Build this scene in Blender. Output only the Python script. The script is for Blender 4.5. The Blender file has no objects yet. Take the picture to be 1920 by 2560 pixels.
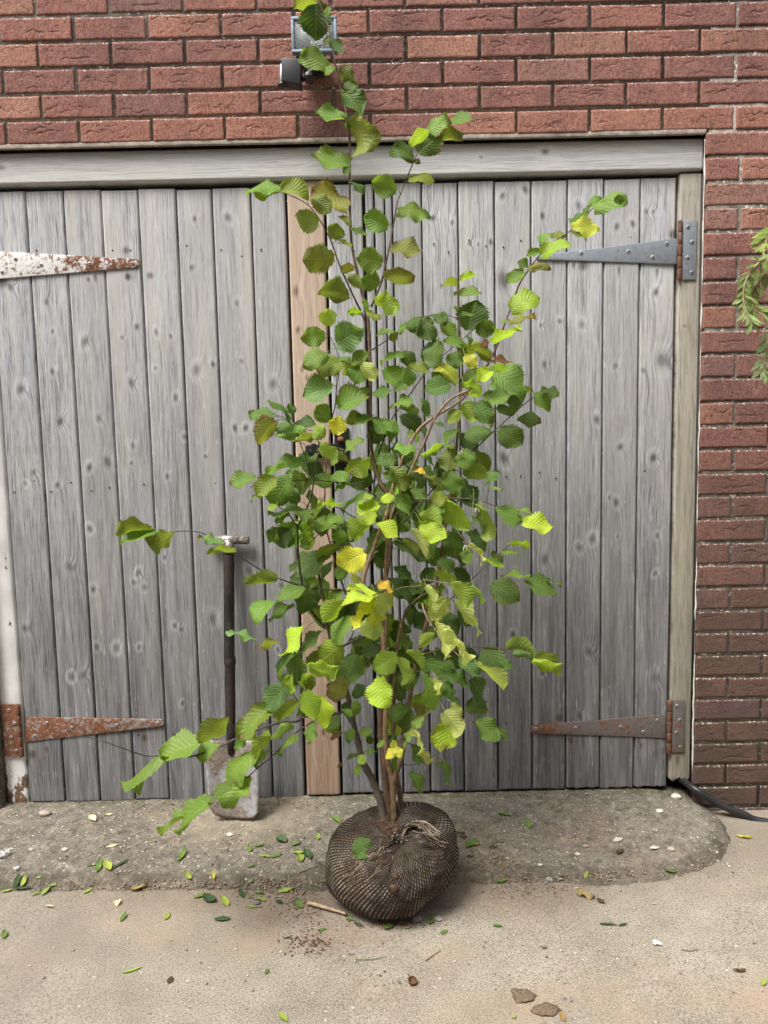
import bpy, bmesh, math, random
import numpy as np
from mathutils import Vector, Matrix
random.seed(7)
RNG = np.random.default_rng(7)
S = bpy.context.scene
COL = S.collection

# ---------------------------------------------------------------- camera
F_PX = 1923.0
CAM = Vector((0, -2.45, 1.28))
cd = bpy.data.cameras.new('camera')
cd.sensor_fit = 'VERTICAL'; cd.sensor_height = 36; cd.lens = 36 * F_PX / 2560
cd.clip_start = 0.05; cd.clip_end = 400
cam = bpy.data.objects.new('camera', cd); COL.objects.link(cam)
CM = Matrix.Rotation(math.radians(90 - 5.9), 3, 'X') @ Matrix.Rotation(math.radians(-1.25), 3, 'Z')
cam.matrix_world = Matrix.Translation(CAM) @ CM.to_4x4()
S.camera = cam

# ---------------------------------------------------------------- light
SUN_EL, SUN_AZ = 60, 225          # degrees; azimuth clockwise from +Y (222 = from the left, behind the camera)
w = bpy.data.worlds.new('World'); S.world = w; w.use_nodes = True
wn = w.node_tree.nodes; wl = w.node_tree.links
bg = wn['Background']; bg.inputs[1].default_value = 0.15
sky = wn.new('ShaderNodeTexSky'); sky.sky_type = 'NISHITA'; sky.sun_disc = False
sky.sun_elevation = math.radians(SUN_EL); sky.sun_rotation = math.radians(SUN_AZ)
sky.air_density = 1.0; sky.dust_density = 6.0; sky.ozone_density = 1.0
hs = wn.new('ShaderNodeHueSaturation'); hs.inputs['Saturation'].default_value = 0.22   # cloud cover greys the blue
wl.new(sky.outputs[0], hs.inputs['Color']); wl.new(hs.outputs[0], bg.inputs[0])
sd = bpy.data.lights.new('sun', 'SUN'); sd.energy = 1.9; sd.angle = math.radians(20); sd.color = (1, .965, .91)
sun = bpy.data.objects.new('sun', sd); COL.objects.link(sun)
el, az = math.radians(SUN_EL), math.radians(SUN_AZ)
sdir = Vector((math.sin(az) * math.cos(el), math.cos(az) * math.cos(el), math.sin(el)))
sun.rotation_euler = sdir.to_track_quat('Z', 'Y').to_euler()
sun.location = sdir * 20
S.view_settings.view_transform = 'Standard'; S.view_settings.look = 'None'
S.view_settings.gamma = 1; S.view_settings.exposure = 1.05
S.cycles.max_bounces = 8

# ---------------------------------------------------------------- helpers
def ray(px, py):
    return CM @ Vector(((px - 960) / F_PX, (1280 - py) / F_PX, -1))
def at(px, py, Y):                       # point of the place on the vertical plane y = Y
    d = ray(px, py); return CAM + d * ((Y - CAM.y) / d.y)
def atz(px, py, z=0.0):
    d = ray(px, py); return CAM + d * ((z - CAM.z) / d.z)

def _hash(ix, iy, iz, seed):
    h = (ix.astype(np.int64) * 374761393 + iy.astype(np.int64) * 668265263 + iz.astype(np.int64) * 2147483647 + seed * 974711) & 0xffffffff
    h = ((h ^ (h >> 13)) * 1274126177) & 0xffffffff
    h = h ^ (h >> 16)
    return (h & 0xffff) / 65535.0
def vnoise(x, y, z=0.0, seed=0):
    x = np.asarray(x, float); y = np.asarray(y, float) + 0 * x; z = np.asarray(z, float) + 0 * x
    x0, y0, z0 = np.floor(x), np.floor(y), np.floor(z)
    fx, fy, fz = x - x0, y - y0, z - z0
    fx, fy, fz = [f * f * (3 - 2 * f) for f in (fx, fy, fz)]
    r = 0
    for a in (0, 1):
        for b in (0, 1):
            for c in (0, 1):
                r = r + _hash(x0 + a, y0 + b, z0 + c, seed) * (fx if a else 1 - fx) * (fy if b else 1 - fy) * (fz if c else 1 - fz)
    return r * 2 - 1
def fbm(x, y, z=0.0, seed=0, octs=4):
    r = 0; a = 1.0; f = 1.0
    for o in range(octs):
        r = r + a * vnoise(np.asarray(x) * f, np.asarray(y) * f, np.asarray(z) * f, seed + o * 17); a *= .5; f *= 2.03
    return r / 1.9
def sstep(a, b, x):
    t = np.clip((np.asarray(x, float) - a) / (b - a), 0, 1); return t * t * (3 - 2 * t)

class MB:                                # collects geometry with vertex attributes, built as ONE mesh
    def __init__(self): self.v = []; self.f = []; self.m = []; self.a = {}; self.n = 0
    def add(self, verts, faces, mat=0, **attrs):
        verts = np.asarray(verts, float).reshape(-1, 3); k = len(verts)
        for name, val in attrs.items():
            val = np.asarray(val, float)
            if name not in self.a: self.a[name] = []
            self.a[name].append((self.n, np.broadcast_to(val, (k,) + val.shape[1:]) if val.ndim and val.shape[0] == k else np.broadcast_to(val, (k,) + val.shape)))
        self.v.append(verts); b = self.n
        self.f += [tuple(int(i) + b for i in f) for f in faces]; self.m += [mat] * len(faces)
        self.n += k
    def build(self, name, mats, parent=None, smooth=True):
        me = bpy.data.meshes.new(name)
        V = np.concatenate(self.v)
        me.from_pydata(V.tolist(), [], self.f)
        for mt in (mats if isinstance(mats, (list, tuple)) else [mats]): me.materials.append(mt)
        me.polygons.foreach_set('material_index', self.m)
        me.polygons.foreach_set('use_smooth', [smooth] * len(self.f))
        for nm, chunks in self.a.items():
            dim = chunks[0][1].shape[1] if chunks[0][1].ndim > 1 else 1
            arr = np.zeros((self.n, dim))
            for s, val in chunks: arr[s:s + len(val)] = val.reshape(len(val), dim)
            if dim == 1: at_ = me.attributes.new(nm, 'FLOAT', 'POINT'); at_.data.foreach_set('value', arr.ravel())
            elif dim == 3: at_ = me.attributes.new(nm, 'FLOAT_VECTOR', 'POINT'); at_.data.foreach_set('vector', arr.ravel())
            else: at_ = me.attributes.new(nm, 'FLOAT_COLOR', 'POINT'); at_.data.foreach_set('color', arr.ravel())
        me.update()
        o = bpy.data.objects.new(name, me); COL.objects.link(o)
        if parent is not None:
            o.parent = parent
            o.matrix_parent_inverse = Matrix.Translation(-Vector(parent_world(parent)))
        return o
def parent_world(p):
    l = Vector(p.location)
    return l
def tag(o, label=None, cat=None, group=None, kind=None):
    if label: o['label'] = label
    if cat: o['category'] = cat
    if group: o['group'] = group
    if kind: o['kind'] = kind
    return o
def empty(name, loc, label, cat, group=None):
    o = bpy.data.objects.new(name, None); COL.objects.link(o); o.location = loc; o.empty_display_size = .05
    return tag(o, label, cat, group)

def grid_faces(nr, nc, wrap=False):
    r = []
    for i in range(nr - 1):
        for j in range(nc if wrap else nc - 1):
            j2 = (j + 1) % nc
            r.append((i * nc + j, i * nc + j2, (i + 1) * nc + j2, (i + 1) * nc + j))
    return r
def box(x0, x1, y0, y1, z0, z1, bev=0.0):
    """box with chamfered edges"""
    bm = bmesh.new(); bmesh.ops.create_cube(bm, size=1)
    for v in bm.verts:
        v.co = Vector((x0 + (x1 - x0) * (v.co.x + .5), y0 + (y1 - y0) * (v.co.y + .5), z0 + (z1 - z0) * (v.co.z + .5)))
    if bev > 0: bmesh.ops.bevel(bm, geom=bm.edges[:], offset=bev, segments=2, affect='EDGES', profile=.6)
    bmesh.ops.recalc_face_normals(bm, faces=bm.faces[:])
    bm.verts.index_update()
    r = ([tuple(v.co) for v in bm.verts], [tuple(v.index for v in f.verts) for f in bm.faces]); bm.free(); return r
def prism(outline, y0, y1, bev=0.0):
    """outline [(x,z)..] counter-clockwise seen from -Y, extruded from y0 (front) to y1 (back)"""
    bm = bmesh.new()
    a = [bm.verts.new((x, y0, z)) for x, z in outline]; b = [bm.verts.new((x, y1, z)) for x, z in outline]
    n = len(a); bm.faces.new(a); bm.faces.new(b[::-1])
    for i in range(n): bm.faces.new((a[i], b[i], b[(i + 1) % n], a[(i + 1) % n]))
    bmesh.ops.recalc_face_normals(bm, faces=bm.faces[:])
    if bev > 0: bmesh.ops.bevel(bm, geom=bm.edges[:], offset=bev, segments=2, affect='EDGES', profile=.6)
    bm.verts.index_update()
    r = ([tuple(v.co) for v in bm.verts], [tuple(v.index for v in f.verts) for f in bm.faces]); bm.free(); return r
def catmull(P, n):
    P = [np.asarray(p, float) for p in P]
    if len(P) < 3:
        return [P[0] + (P[-1] - P[0]) * t for t in np.linspace(0, 1, n * max(1, len(P) - 1) + 1)]
    Q = [2 * P[0] - P[1]] + P + [2 * P[-1] - P[-2]]; out = []
    for i in range(1, len(Q) - 2):
        for k in range(n):
            t = k / n
            out.append(.5 * ((2 * Q[i]) + (Q[i + 1] - Q[i - 1]) * t + (2 * Q[i - 1] - 5 * Q[i] + 4 * Q[i + 1] - Q[i + 2]) * t * t + (3 * Q[i] - Q[i - 1] - 3 * Q[i + 1] + Q[i + 2]) * t ** 3))
    out.append(P[-1]); return out
def tube(P, R, sides=8, cap=True, rough=0.0, seed=0):
    P = np.asarray(P, float); n = len(P); R = np.broadcast_to(np.asarray(R, float), (n,))
    T = np.gradient(P, axis=0); T /= np.linalg.norm(T, axis=1)[:, None] + 1e-9
    u = np.cross(T[0], (0.3, .9, .2)); u /= np.linalg.norm(u); V = []
    for i in range(n):
        u = u - T[i] * (u @ T[i]); u /= np.linalg.norm(u) + 1e-9; b = np.cross(T[i], u)
        for k in range(sides):
            a = 2 * math.pi * k / sides
            r = R[i] * (1 + (rough * float(vnoise(k * 1.7, i * .9, seed * 3.1)) if rough else 0))
            V.append(P[i] + (u * math.cos(a) + b * math.sin(a)) * r)
    Fc = grid_faces(n, sides, True)
    if cap: Fc += [tuple(range(sides))[::-1], tuple((n - 1) * sides + k for k in range(sides))]
    return V, Fc
def cyl(c, axis, r, h, seg=16, bev=0.0):
    """short cylinder from c along axis by h"""
    c = np.asarray(c, float); ax = np.asarray(axis, float); ax /= np.linalg.norm(ax)
    if bev: return tube([c, c + ax * bev * .01, c + ax * (h - bev), c + ax * h], [r, r, r, r - bev], seg)
    return tube([c, c + ax * h], [r, r], seg)

# ---------------------------------------------------------------- node helpers
class NT:
    def __init__(self, name):
        self.m = bpy.data.materials.new(name); self.m.use_nodes = True
        self.t = self.m.node_tree; self.p = self.t.nodes['Principled BSDF']; self.out = self.t.nodes['Material Output']
    def n(self, typ, **kw):
        nd = self.t.nodes.new(typ)
        for k, v in kw.items(): setattr(nd, k, v)
        return nd
    def l(self, a, b): self.t.links.new(a, b)
    def setin(self, sock, v):
        if isinstance(v, bpy.types.NodeSocket): self.l(v, sock)
        else: sock.default_value = v
    def coord(self, which='Object'): return self.n('ShaderNodeTexCoord').outputs[which]
    def attr(self, name, out='Fac'): return self.n('ShaderNodeAttribute', attribute_name=name).outputs[out]
    def mapping(self, vec, scale=(1, 1, 1), loc=(0, 0, 0)):
        m = self.n('ShaderNodeMapping'); self.l(vec, m.inputs[0]); m.inputs['Scale'].default_value = scale; m.inputs['Location'].default_value = loc
        return m.outputs[0]
    def noise(self, vec, scale, detail=4, rough=.55, dist=0.0, out=0):
        x = self.n('ShaderNodeTexNoise'); self.l(vec, x.inputs['Vector'])
        x.inputs['Scale'].default_value = scale; x.inputs['Detail'].default_value = detail; x.inputs['Roughness'].default_value = rough
        x.inputs['Distortion'].default_value = dist
        return x.outputs[out]
    def voro(self, vec, scale, feature='F1', out='Distance', rand=1.0):
        x = self.n('ShaderNodeTexVoronoi', feature=feature); self.l(vec, x.inputs['Vector']); x.inputs['Scale'].default_value = scale
        x.inputs['Randomness'].default_value = rand
        return x.outputs[out]
    def ramp(self, fac, stops):
        r = self.n('ShaderNodeValToRGB'); self.l(fac, r.inputs[0]); e = r.color_ramp.elements
        while len(e) < len(stops): e.new(.5)
        for k, (p, c) in enumerate(stops):
            e[k].position = p; e[k].color = (c, c, c, 1) if isinstance(c, (int, float)) else (*c[:3], 1)
        return r.outputs[0]
    def mix(self, fac, a, b, mode='MIX'):
        x = self.n('ShaderNodeMix', data_type='RGBA', blend_type=mode)
        self.setin(x.inputs[0], fac)
        for s, v in ((x.inputs[6], a), (x.inputs[7], b)):
            if isinstance(v, bpy.types.NodeSocket): self.l(v, s)
            else: s.default_value = (*v[:3], 1) if not isinstance(v, (int, float)) else (v, v, v, 1)
        return x.outputs[2]
    def math(self, op, a, b=0.0, c=0.0):
        x = self.n('ShaderNodeMath', operation=op)
        for s, v in zip(x.inputs, (a, b, c)): self.setin(s, v)
        return x.outputs[0]
    def bump(self, h, strength=.5, dist=.002, nrm=None):
        b = self.n('ShaderNodeBump'); self.l(h, b.inputs['Height']); b.inputs['Strength'].default_value = strength; b.inputs['Distance'].default_value = dist
        if nrm is not None: self.l(nrm, b.inputs['Normal'])
        return b.outputs[0]
    def fin(self, col=None, rough=.8, nrm=None, metal=0.0, spec=.3):
        if col is not None: self.setin(self.p.inputs['Base Color'], col if isinstance(col, bpy.types.NodeSocket) else (*col, 1))
        self.setin(self.p.inputs['Roughness'], rough); self.setin(self.p.inputs['Metallic'], metal)
        self.p.inputs['Specular IOR Level'].default_value = spec
        if nrm is not None: self.l(nrm, self.p.inputs['Normal'])
        return self.m

# ---------------------------------------------------------------- materials
def mat_brick():
    t = NT('rustic_brick'); o = t.coord()
    rnd = t.attr('rnd'); crk = t.attr('crk'); vv = t.attr('bv')
    base = t.ramp(rnd, [(0, (.20, .098, .085)), (.25, (.29, .130, .104)), (.5, (.245, .112, .096)), (.75, (.37, .165, .115)), (.88, (.40, .205, .145)), (1, (.20, .115, .105))])
    n1 = t.noise(o, 26, 4, .65); base = t.mix(t.math('MULTIPLY', t.ramp(n1, [(.40, 0.), (.68, 1.)]), .45), base, (.36, .19, .145))
    n2 = t.noise(t.mapping(o, (1, 1, .22)), 300, 3, .6)          # fine vertical drag marks
    base = t.mix(t.math('MULTIPLY', t.ramp(n2, [(.36, 1.), (.52, 0.)]), .62), base, (.075, .034, .030))
    n3 = t.noise(t.mapping(o, (.55, 1, 1)), 150, 3, .7, .6)       # broken skin
    base = t.mix(t.math('MULTIPLY', t.ramp(n3, [(.56, 0.), (.70, 1.)]), .45), base, (.42, .25, .20))
    base = t.mix(t.math('MULTIPLY', t.ramp(n3, [(.30, 1.), (.42, 0.)]), .6), base, (.06, .032, .028))
    sp = t.voro(o, 330); base = t.mix(t.math('MULTIPLY', t.ramp(sp, [(.1, 1.), (.28, 0.)]), t.ramp(t.noise(o, 40, 2), [(.5, 0.), (.65, .6)])), base, (.50, .36, .30))
    base = t.mix(t.math('MULTIPLY', crk, .62), base, (.05, .03, .026))
    ds = t.noise(t.mapping(o, (1, 1, .7)), 5, 4, .6); base = t.mix(t.math('MULTIPLY', t.ramp(ds, [(.45, 0.), (.72, .9)]), .6), base, (.085, .052, .048))
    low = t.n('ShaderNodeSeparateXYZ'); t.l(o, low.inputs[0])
    dirt_shade = t.math('MULTIPLY', t.ramp(t.math('MULTIPLY', low.outputs[2], .5), [(.0, .96), (.22, .92), (.40, .74), (.56, .40), (.82, .0)]), t.ramp(t.noise(o, 8, 4), [(.2, .6), (.6, 1.)]))
    base = t.mix(dirt_shade, base, t.ramp(rnd, [(0, (.060, .044, .040)), (.5, (.085, .062, .046)), (1, (.078, .054, .052))]))   # brown dirt, plus the fall of light painted darker towards the ground
    top = t.math('MULTIPLY', t.ramp(vv, [(.88, 0.), (.97, 1.)]), t.ramp(t.noise(o, 120, 3, .65), [(.55, 0.), (.62, 1.)]))
    base = t.mix(t.math('MULTIPLY', top, .75), base, (.60, .56, .51))   # lime bloom on the arrises
    h = t.math('ADD', t.math('ADD', t.math('MULTIPLY', n2, .7), t.math('MULTIPLY', t.noise(o, 420, 3), .5)), t.math('MULTIPLY', n3, 1.1))
    return t.fin(base, .9, t.bump(h, .9, .0024), spec=.2)
def mat_mortar():
    t = NT('lime_mortar'); o = t.coord(); z = t.n('ShaderNodeSeparateXYZ'); t.l(o, z.inputs[0])
    c = t.ramp(t.noise(o, 16, 5, .65), [(.3, (.08, .073, .063)), (.5, (.18, .16, .14)), (.7, (.33, .30, .255))])
    near = t.ramp(t.math('MULTIPLY', z.outputs[2], .25), [(.525, 0.), (.540, .75), (.565, .75), (.588, 0.)])      # fresher pointing over the doors
    c = t.mix(near, c, t.ramp(t.noise(o, 40, 4, .6), [(.35, (.22, .19, .16)), (.6, (.46, .41, .35))]))
    c = t.mix(t.ramp(t.noise(o, 62, 3, .6), [(.60, 0.), (.66, .95)]), c, (.66, .62, .57))
    c = t.mix(t.math('MULTIPLY', t.ramp(t.noise(o, 300, 2), [(.35, 1.), (.55, 0.)]), .5), c, (.05, .045, .04))
    return t.fin(c, .95, t.bump(t.noise(o, 240, 4, .7), .8, .003), spec=.15)
def mat_wood(name, lo, hi, streak, knotcol=(.085, .075, .068), fleck=.35, shade_grime=(.076, .075, .077), shade_wear_amt=1.0, line=.85, pale=(.62, .63, .64)):
    t = NT(name); g = t.attr('grain', 'Vector'); kn = t.attr('knot'); ha = t.attr('halo'); rnd = t.attr('rnd'); o = t.coord()
    fine = t.noise(t.mapping(g, (640, 24, 1)), 1, 2, .6)
    mid = t.noise(t.mapping(g, (300, 7, 1)), 1, 3, .65)
    wide = t.noise(t.mapping(g, (70, 1.6, 1)), 1, 4, .6)
    patch = t.noise(t.mapping(g, (14, 3.0, 1), (5, 2, 0)), 1, 4, .6)
    c = t.mix(t.ramp(wide, [(.34, 0.), (.66, 1.)]), lo, hi)
    c = t.mix(t.math('MULTIPLY', t.ramp(patch, [(.5, 0.), (.72, 1.)]), .35), c, tuple(x * y for x, y in zip(hi, (1.12, 1.02, .86))))
    c = t.mix(t.math('MULTIPLY', t.ramp(patch, [(.28, 1.), (.46, 0.)]), .30), c, tuple(x * y for x, y in zip(lo, (.78, .80, .84))))
    c = t.mix(t.math('MULTIPLY', t.ramp(mid, [(.37, 1.), (.47, 0.)]), line), c, streak)
    c = t.mix(t.math('MULTIPLY', t.ramp(mid, [(.55, 0.), (.66, 1.)]), fleck), c, pale)
    c = t.mix(t.math('MULTIPLY', t.ramp(fine, [(.36, 1.), (.52, 0.)]), line * .55), c, streak)
    c = t.mix(t.ramp(rnd, [(0, .0), (1, .55)]), c, tuple(x * y for x, y in zip(lo, (.95, .90, .83))))
    c = t.mix(t.math('MULTIPLY', t.ramp(t.noise(t.mapping(g, (20, .9, 1), (1, 7, 0)), 1, 3, .5), [(.52, 0.), (.68, 1.)]), .35), c, tuple(x * y for x, y in zip(hi, (1.05, 1.0, .84))))
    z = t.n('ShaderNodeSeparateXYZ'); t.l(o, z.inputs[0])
    # weathering plus painted-in shade: the boards darken towards their feet
    shade_wear = t.math('MULTIPLY', t.ramp(t.math('MULTIPLY', z.outputs[2], .5), [(.0, 1. * shade_wear_amt), (.12, .95 * shade_wear_amt), (.30, .82 * shade_wear_amt), (.55, .50 * shade_wear_amt), (.85, .08), (1., 0.)]), t.ramp(t.noise(t.mapping(g, (30, 2.2, 1)), 1, 4, .65), [(.28, .55), (.66, 1.)]))
    c = t.mix(shade_wear, c, t.mix(t.math('MULTIPLY', t.ramp(mid, [(.42, 1.), (.58, 0.)]), .6), tuple(x * 1.35 for x in shade_grime), tuple(x * .5 for x in shade_grime)))
    c = t.mix(t.math('MULTIPLY', t.ramp(t.noise(t.mapping(g, (150, 16, 1)), 1, 3, .7), [(.62, 0.), (.70, 1.)]), .32), c, tuple(x * .9 for x in pale))
    c = t.mix(t.math('MULTIPLY', t.math('MULTIPLY', ha, t.ramp(mid, [(.4, .3), (.6, 1.)])), .32), c, tuple(x * .95 for x in pale))
    c = t.mix(t.math('MULTIPLY', kn, .88), c, t.mix(t.ramp(mid, [(.4, 0.), (.6, 1.)]), tuple(x * .6 for x in knotcol), tuple(x * 1.8 for x in knotcol)))
    c = t.mix(t.math('MULTIPLY', t.math('MULTIPLY', t.attr('stain'), t.ramp(mid, [(.35, 1.), (.65, .7)])), .8), c, t.mix(t.math('POWER', t.attr('stain'), 2.0), (.20, .145, .11), (.045, .033, .027)))
    h = t.math('ADD', t.math('MULTIPLY', fine, .6), t.math('MULTIPLY', mid, .8))
    return t.fin(c, .85, t.bump(h, .6, .0018), spec=.18)
def mat_rusty(name, steel, rust=(.19, .072, .032), amount=.5, metal=.35, grad=None, sc=38):
    t = NT(name); o = t.coord()
    n = t.noise(o, sc, 6, .68); n2 = t.noise(o, 9, 3); a = t.math('ADD', n, t.math('MULTIPLY', n2, .45))
    if grad:                                                  # rust spreading from one end: (x0, x1, gain)
        g = t.n('ShaderNodeSeparateXYZ'); t.l(o, g.inputs[0]); mr = t.n('ShaderNodeMapRange'); t.l(g.outputs[0], mr.inputs[0])
        mr.inputs[1].default_value, mr.inputs[2].default_value, mr.inputs[3].default_value, mr.inputs[4].default_value = grad[0], grad[1], 0, grad[2]
        a = t.math('ADD', a, mr.outputs[0])
    thr = .725 + (.5 - amount) * .42
    m = t.ramp(a, [(thr - .06, 0.), (thr + .06, 1.)])
    rc = t.ramp(t.noise(o, 130, 4, .7), [(.3, tuple(x * .45 for x in rust)), (.55, rust), (.75, (rust[0] * 1.7, rust[1] * 2.1, rust[2] * 2.2))])
    st = t.mix(t.math('MULTIPLY', t.ramp(t.noise(o, 60, 4, .6), [(.4, 0.), (.7, 1.)]), .5), steel, tuple(x * .6 for x in steel))
    c = t.mix(m, st, rc)
    rg = t.math('ADD', t.math('MULTIPLY', m, .4), .5)
    mt = t.math('MULTIPLY', t.math('SUBTRACT', 1.0, m), metal)
    return t.fin(c, rg, t.bump(a, .5, .0012), mt, .4)
def mat_white_paint():
    t = NT('flaking_white_paint'); o = t.coord(); z = t.n('ShaderNodeSeparateXYZ'); t.l(o, z.inputs[0])
    n = t.noise(t.mapping(o, (2.2, 2.2, 1)), 16, 6, .7)
    n = t.math('ADD', n, t.ramp(z.outputs[2], [(.06, .22), (.22, .07), (.35, 0.)]))
    m = t.ramp(n, [(.66, 0.), (.70, 1.)])
    under = t.ramp(t.noise(o, 60, 4), [(.35, (.10, .055, .035)), (.65, (.24, .15, .10))])
    paint = t.ramp(t.noise(o, 9, 5, .7), [(.3, (.62, .62, .60)), (.6, (.80, .80, .79))])
    paint = t.mix(t.ramp(t.noise(t.mapping(o, (1, 1, .2)), 60, 4, .7), [(.62, 0.), (.75, .6)]), paint, (.38, .36, .33))
    return t.fin(t.mix(m, paint, under), .7, t.bump(m, -.6, .001), spec=.35)
def mat_concrete(name, cols, agg=.3, rough_scale=1.0, stain=(.20, .125, .08), dark=.8):
    t = NT(name); o = t.coord()
    big = t.noise(o, 1.7, 5, .6); med = t.noise(o, 9, 5, .65); fin_ = t.noise(o, 240, 3, .6, .4); grit = t.noise(o, 420, 2, .6)
    c = t.ramp(t.math('ADD', t.math('MULTIPLY', big, .55), t.math('MULTIPLY', med, .45)), [(.32, cols[0]), (.5, cols[1]), (.68, cols[2])])
    c = t.mix(t.math('MULTIPLY', t.ramp(fin_, [(.36, 1.), (.48, 0.)]), dark), c, tuple(x * .38 for x in cols[0]))
    c = t.mix(t.math('MULTIPLY', t.ramp(fin_, [(.52, 0.), (.66, 1.)]), .5), c, tuple(min(.7, x * 1.25) for x in cols[2]))
    c = t.mix(t.math('MULTIPLY', t.ramp(grit, [(.38, 1.), (.5, 0.)]), .4), c, tuple(x * .5 for x in cols[1]))
    v = t.voro(o, 85, out='Distance'); vr = t.voro(o, 85, out='Color'); vs = t.n('ShaderNodeSeparateColor'); t.l(vr, vs.inputs[0])
    peb = t.math('MULTIPLY', t.ramp(v, [(.22, 1.), (.34, 0.)]), t.ramp(vs.outputs[0], [(1 - agg - .02, 0.), (1 - agg + .02, 1.)]))
    pc = t.ramp(vs.outputs[1], [(0, (.11, .10, .095)), (.4, (.30, .24, .19)), (.75, (.42, .36, .30)), (1, (.62, .58, .53))])
    c = t.mix(t.math('MULTIPLY', peb, .8), c, pc)
    st = t.math('MULTIPLY', t.ramp(t.noise(t.mapping(o, (1, 1.3, 1), (3.1, 1.7, 0)), 2.6, 4, .6), [(.52, 0.), (.70, 1.)]), .5)
    c = t.mix(st, c, stain)
    h = t.math('ADD', t.math('ADD', t.math('MULTIPLY', fin_, .6), t.math('MULTIPLY', grit, .4)), t.math('MULTIPLY', peb, .5))
    return t, c, t.bump(h, .75, .003 * rough_scale)
def simple(name, col, rough=.6, metal=0.0, spec=.4, vary=.25, sc=60, bump=.0):
    t = NT(name); o = t.coord(); n = t.noise(o, sc, 4, .6)
    c = t.mix(t.ramp(n, [(.3, 0.), (.7, 1.)]), tuple(x * (1 - vary) for x in col), tuple(min(1, x * (1 + vary)) for x in col))
    return t.fin(c, rough, t.bump(n, bump, .001) if bump else None, metal, spec)

def mat_leaf(name, trans=.44, fallen=False):
    t = NT(name); col = t.attr('lcol', 'Color'); uv = t.attr('luv', 'Vector'); o = t.coord()
    s = t.n('ShaderNodeSeparateXYZ'); t.l(uv, s.inputs[0]); tt, ss, br = s.outputs[0], s.outputs[1], s.outputs[2]
    a = t.math('ABSOLUTE', ss)
    ph = t.math('FRACT', t.math('MULTIPLY', t.math('SUBTRACT', tt, t.math('MULTIPLY', a, .36)), 8.0))
    d = t.math('ABSOLUTE', t.math('SUBTRACT', ph, .5))                       # 0.5 at a vein, 0 between
    lat = t.ramp(d, [(.40, 0.), (.49, 1.)])
    mid = t.ramp(a, [(.015, 1.), (.075, 0.)])
    vein = t.math('MAXIMUM', mid, t.math('MULTIPLY', lat, .6))
    n = t.noise(o, 55, 3, .6)
    c = t.mix(t.math('MULTIPLY', t.ramp(n, [(.35, 0.), (.7, 1.)]), .35), col, t.mix(1.0, col, (1.38, 1.24, .8), 'MULTIPLY'))
    c = t.mix(t.math('MULTIPLY', t.ramp(d, [(.0, 1.), (.4, 0.)]), .22), c, t.mix(1.0, c, (.62, .68, .62), 'MULTIPLY'))
    c = t.mix(t.math('MULTIPLY', vein, .38), c, t.mix(.45, c, (.46, .50, .22)))
    edge = t.math('ADD', t.math('MAXIMUM', a, tt), t.math('MULTIPLY', t.math('SUBTRACT', t.noise(o, 42, 3), .5), .55))
    bm_ = t.math('MULTIPLY', t.ramp(edge, [(.80, 0.), (.98, 1.)]), br)
    c = t.mix(bm_, c, (.17, .075, .028))
    geo = t.n('ShaderNodeNewGeometry')
    c = t.mix(t.math('MULTIPLY', geo.outputs['Backfacing'], .30), c, t.mix(.5, c, (.30, .33, .17)))   # paler downy underside
    h = t.math('SUBTRACT', t.math('MULTIPLY', n, .25), t.math('MULTIPLY', vein, .8))
    h = t.math('ADD', h, t.math('MULTIPLY', t.ramp(d, [(.0, 1.), (.5, 0.)]), .6))
    nb = t.bump(h, .6, .002)
    t.fin(c, .5, nb, 0, .35)
    tr = t.n('ShaderNodeBsdfTranslucent'); t.l(t.mix(1.0, c, (1.45, 1.48, .55), 'MULTIPLY'), tr.inputs[0]); t.l(nb, tr.inputs['Normal'])
    mx = t.n('ShaderNodeMixShader'); mx.inputs[0].default_value = trans
    t.l(t.p.outputs[0], mx.inputs[1]); t.l(tr.outputs[0], mx.inputs[2]); t.l(mx.outputs[0], t.out.inputs[0])
    return t.m
def mat_bark():
    t = NT('hazel_bark'); o = t.coord(); c0 = t.attr('bcol', 'Color')
    n = t.noise(o, 70, 4, .65)
    c = t.mix(t.ramp(n, [(.35, 0.), (.7, 1.)]), t.mix(1.0, c0, (.6, .6, .6), 'MULTIPLY'), t.mix(1.0, c0, (1.5, 1.45, 1.35), 'MULTIPLY'))
    lent = t.math('MULTIPLY', t.ramp(t.voro(o, 190), [(.12, 1.), (.24, 0.)]), t.ramp(t.noise(o, 80, 1), [(.5, 0.), (.6, 1.)]))
    c = t.mix(t.math('MULTIPLY', lent, .6), c, (.42, .34, .26))
    return t.fin(c, .6, t.bump(n, .5, .001), spec=.35)
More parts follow.
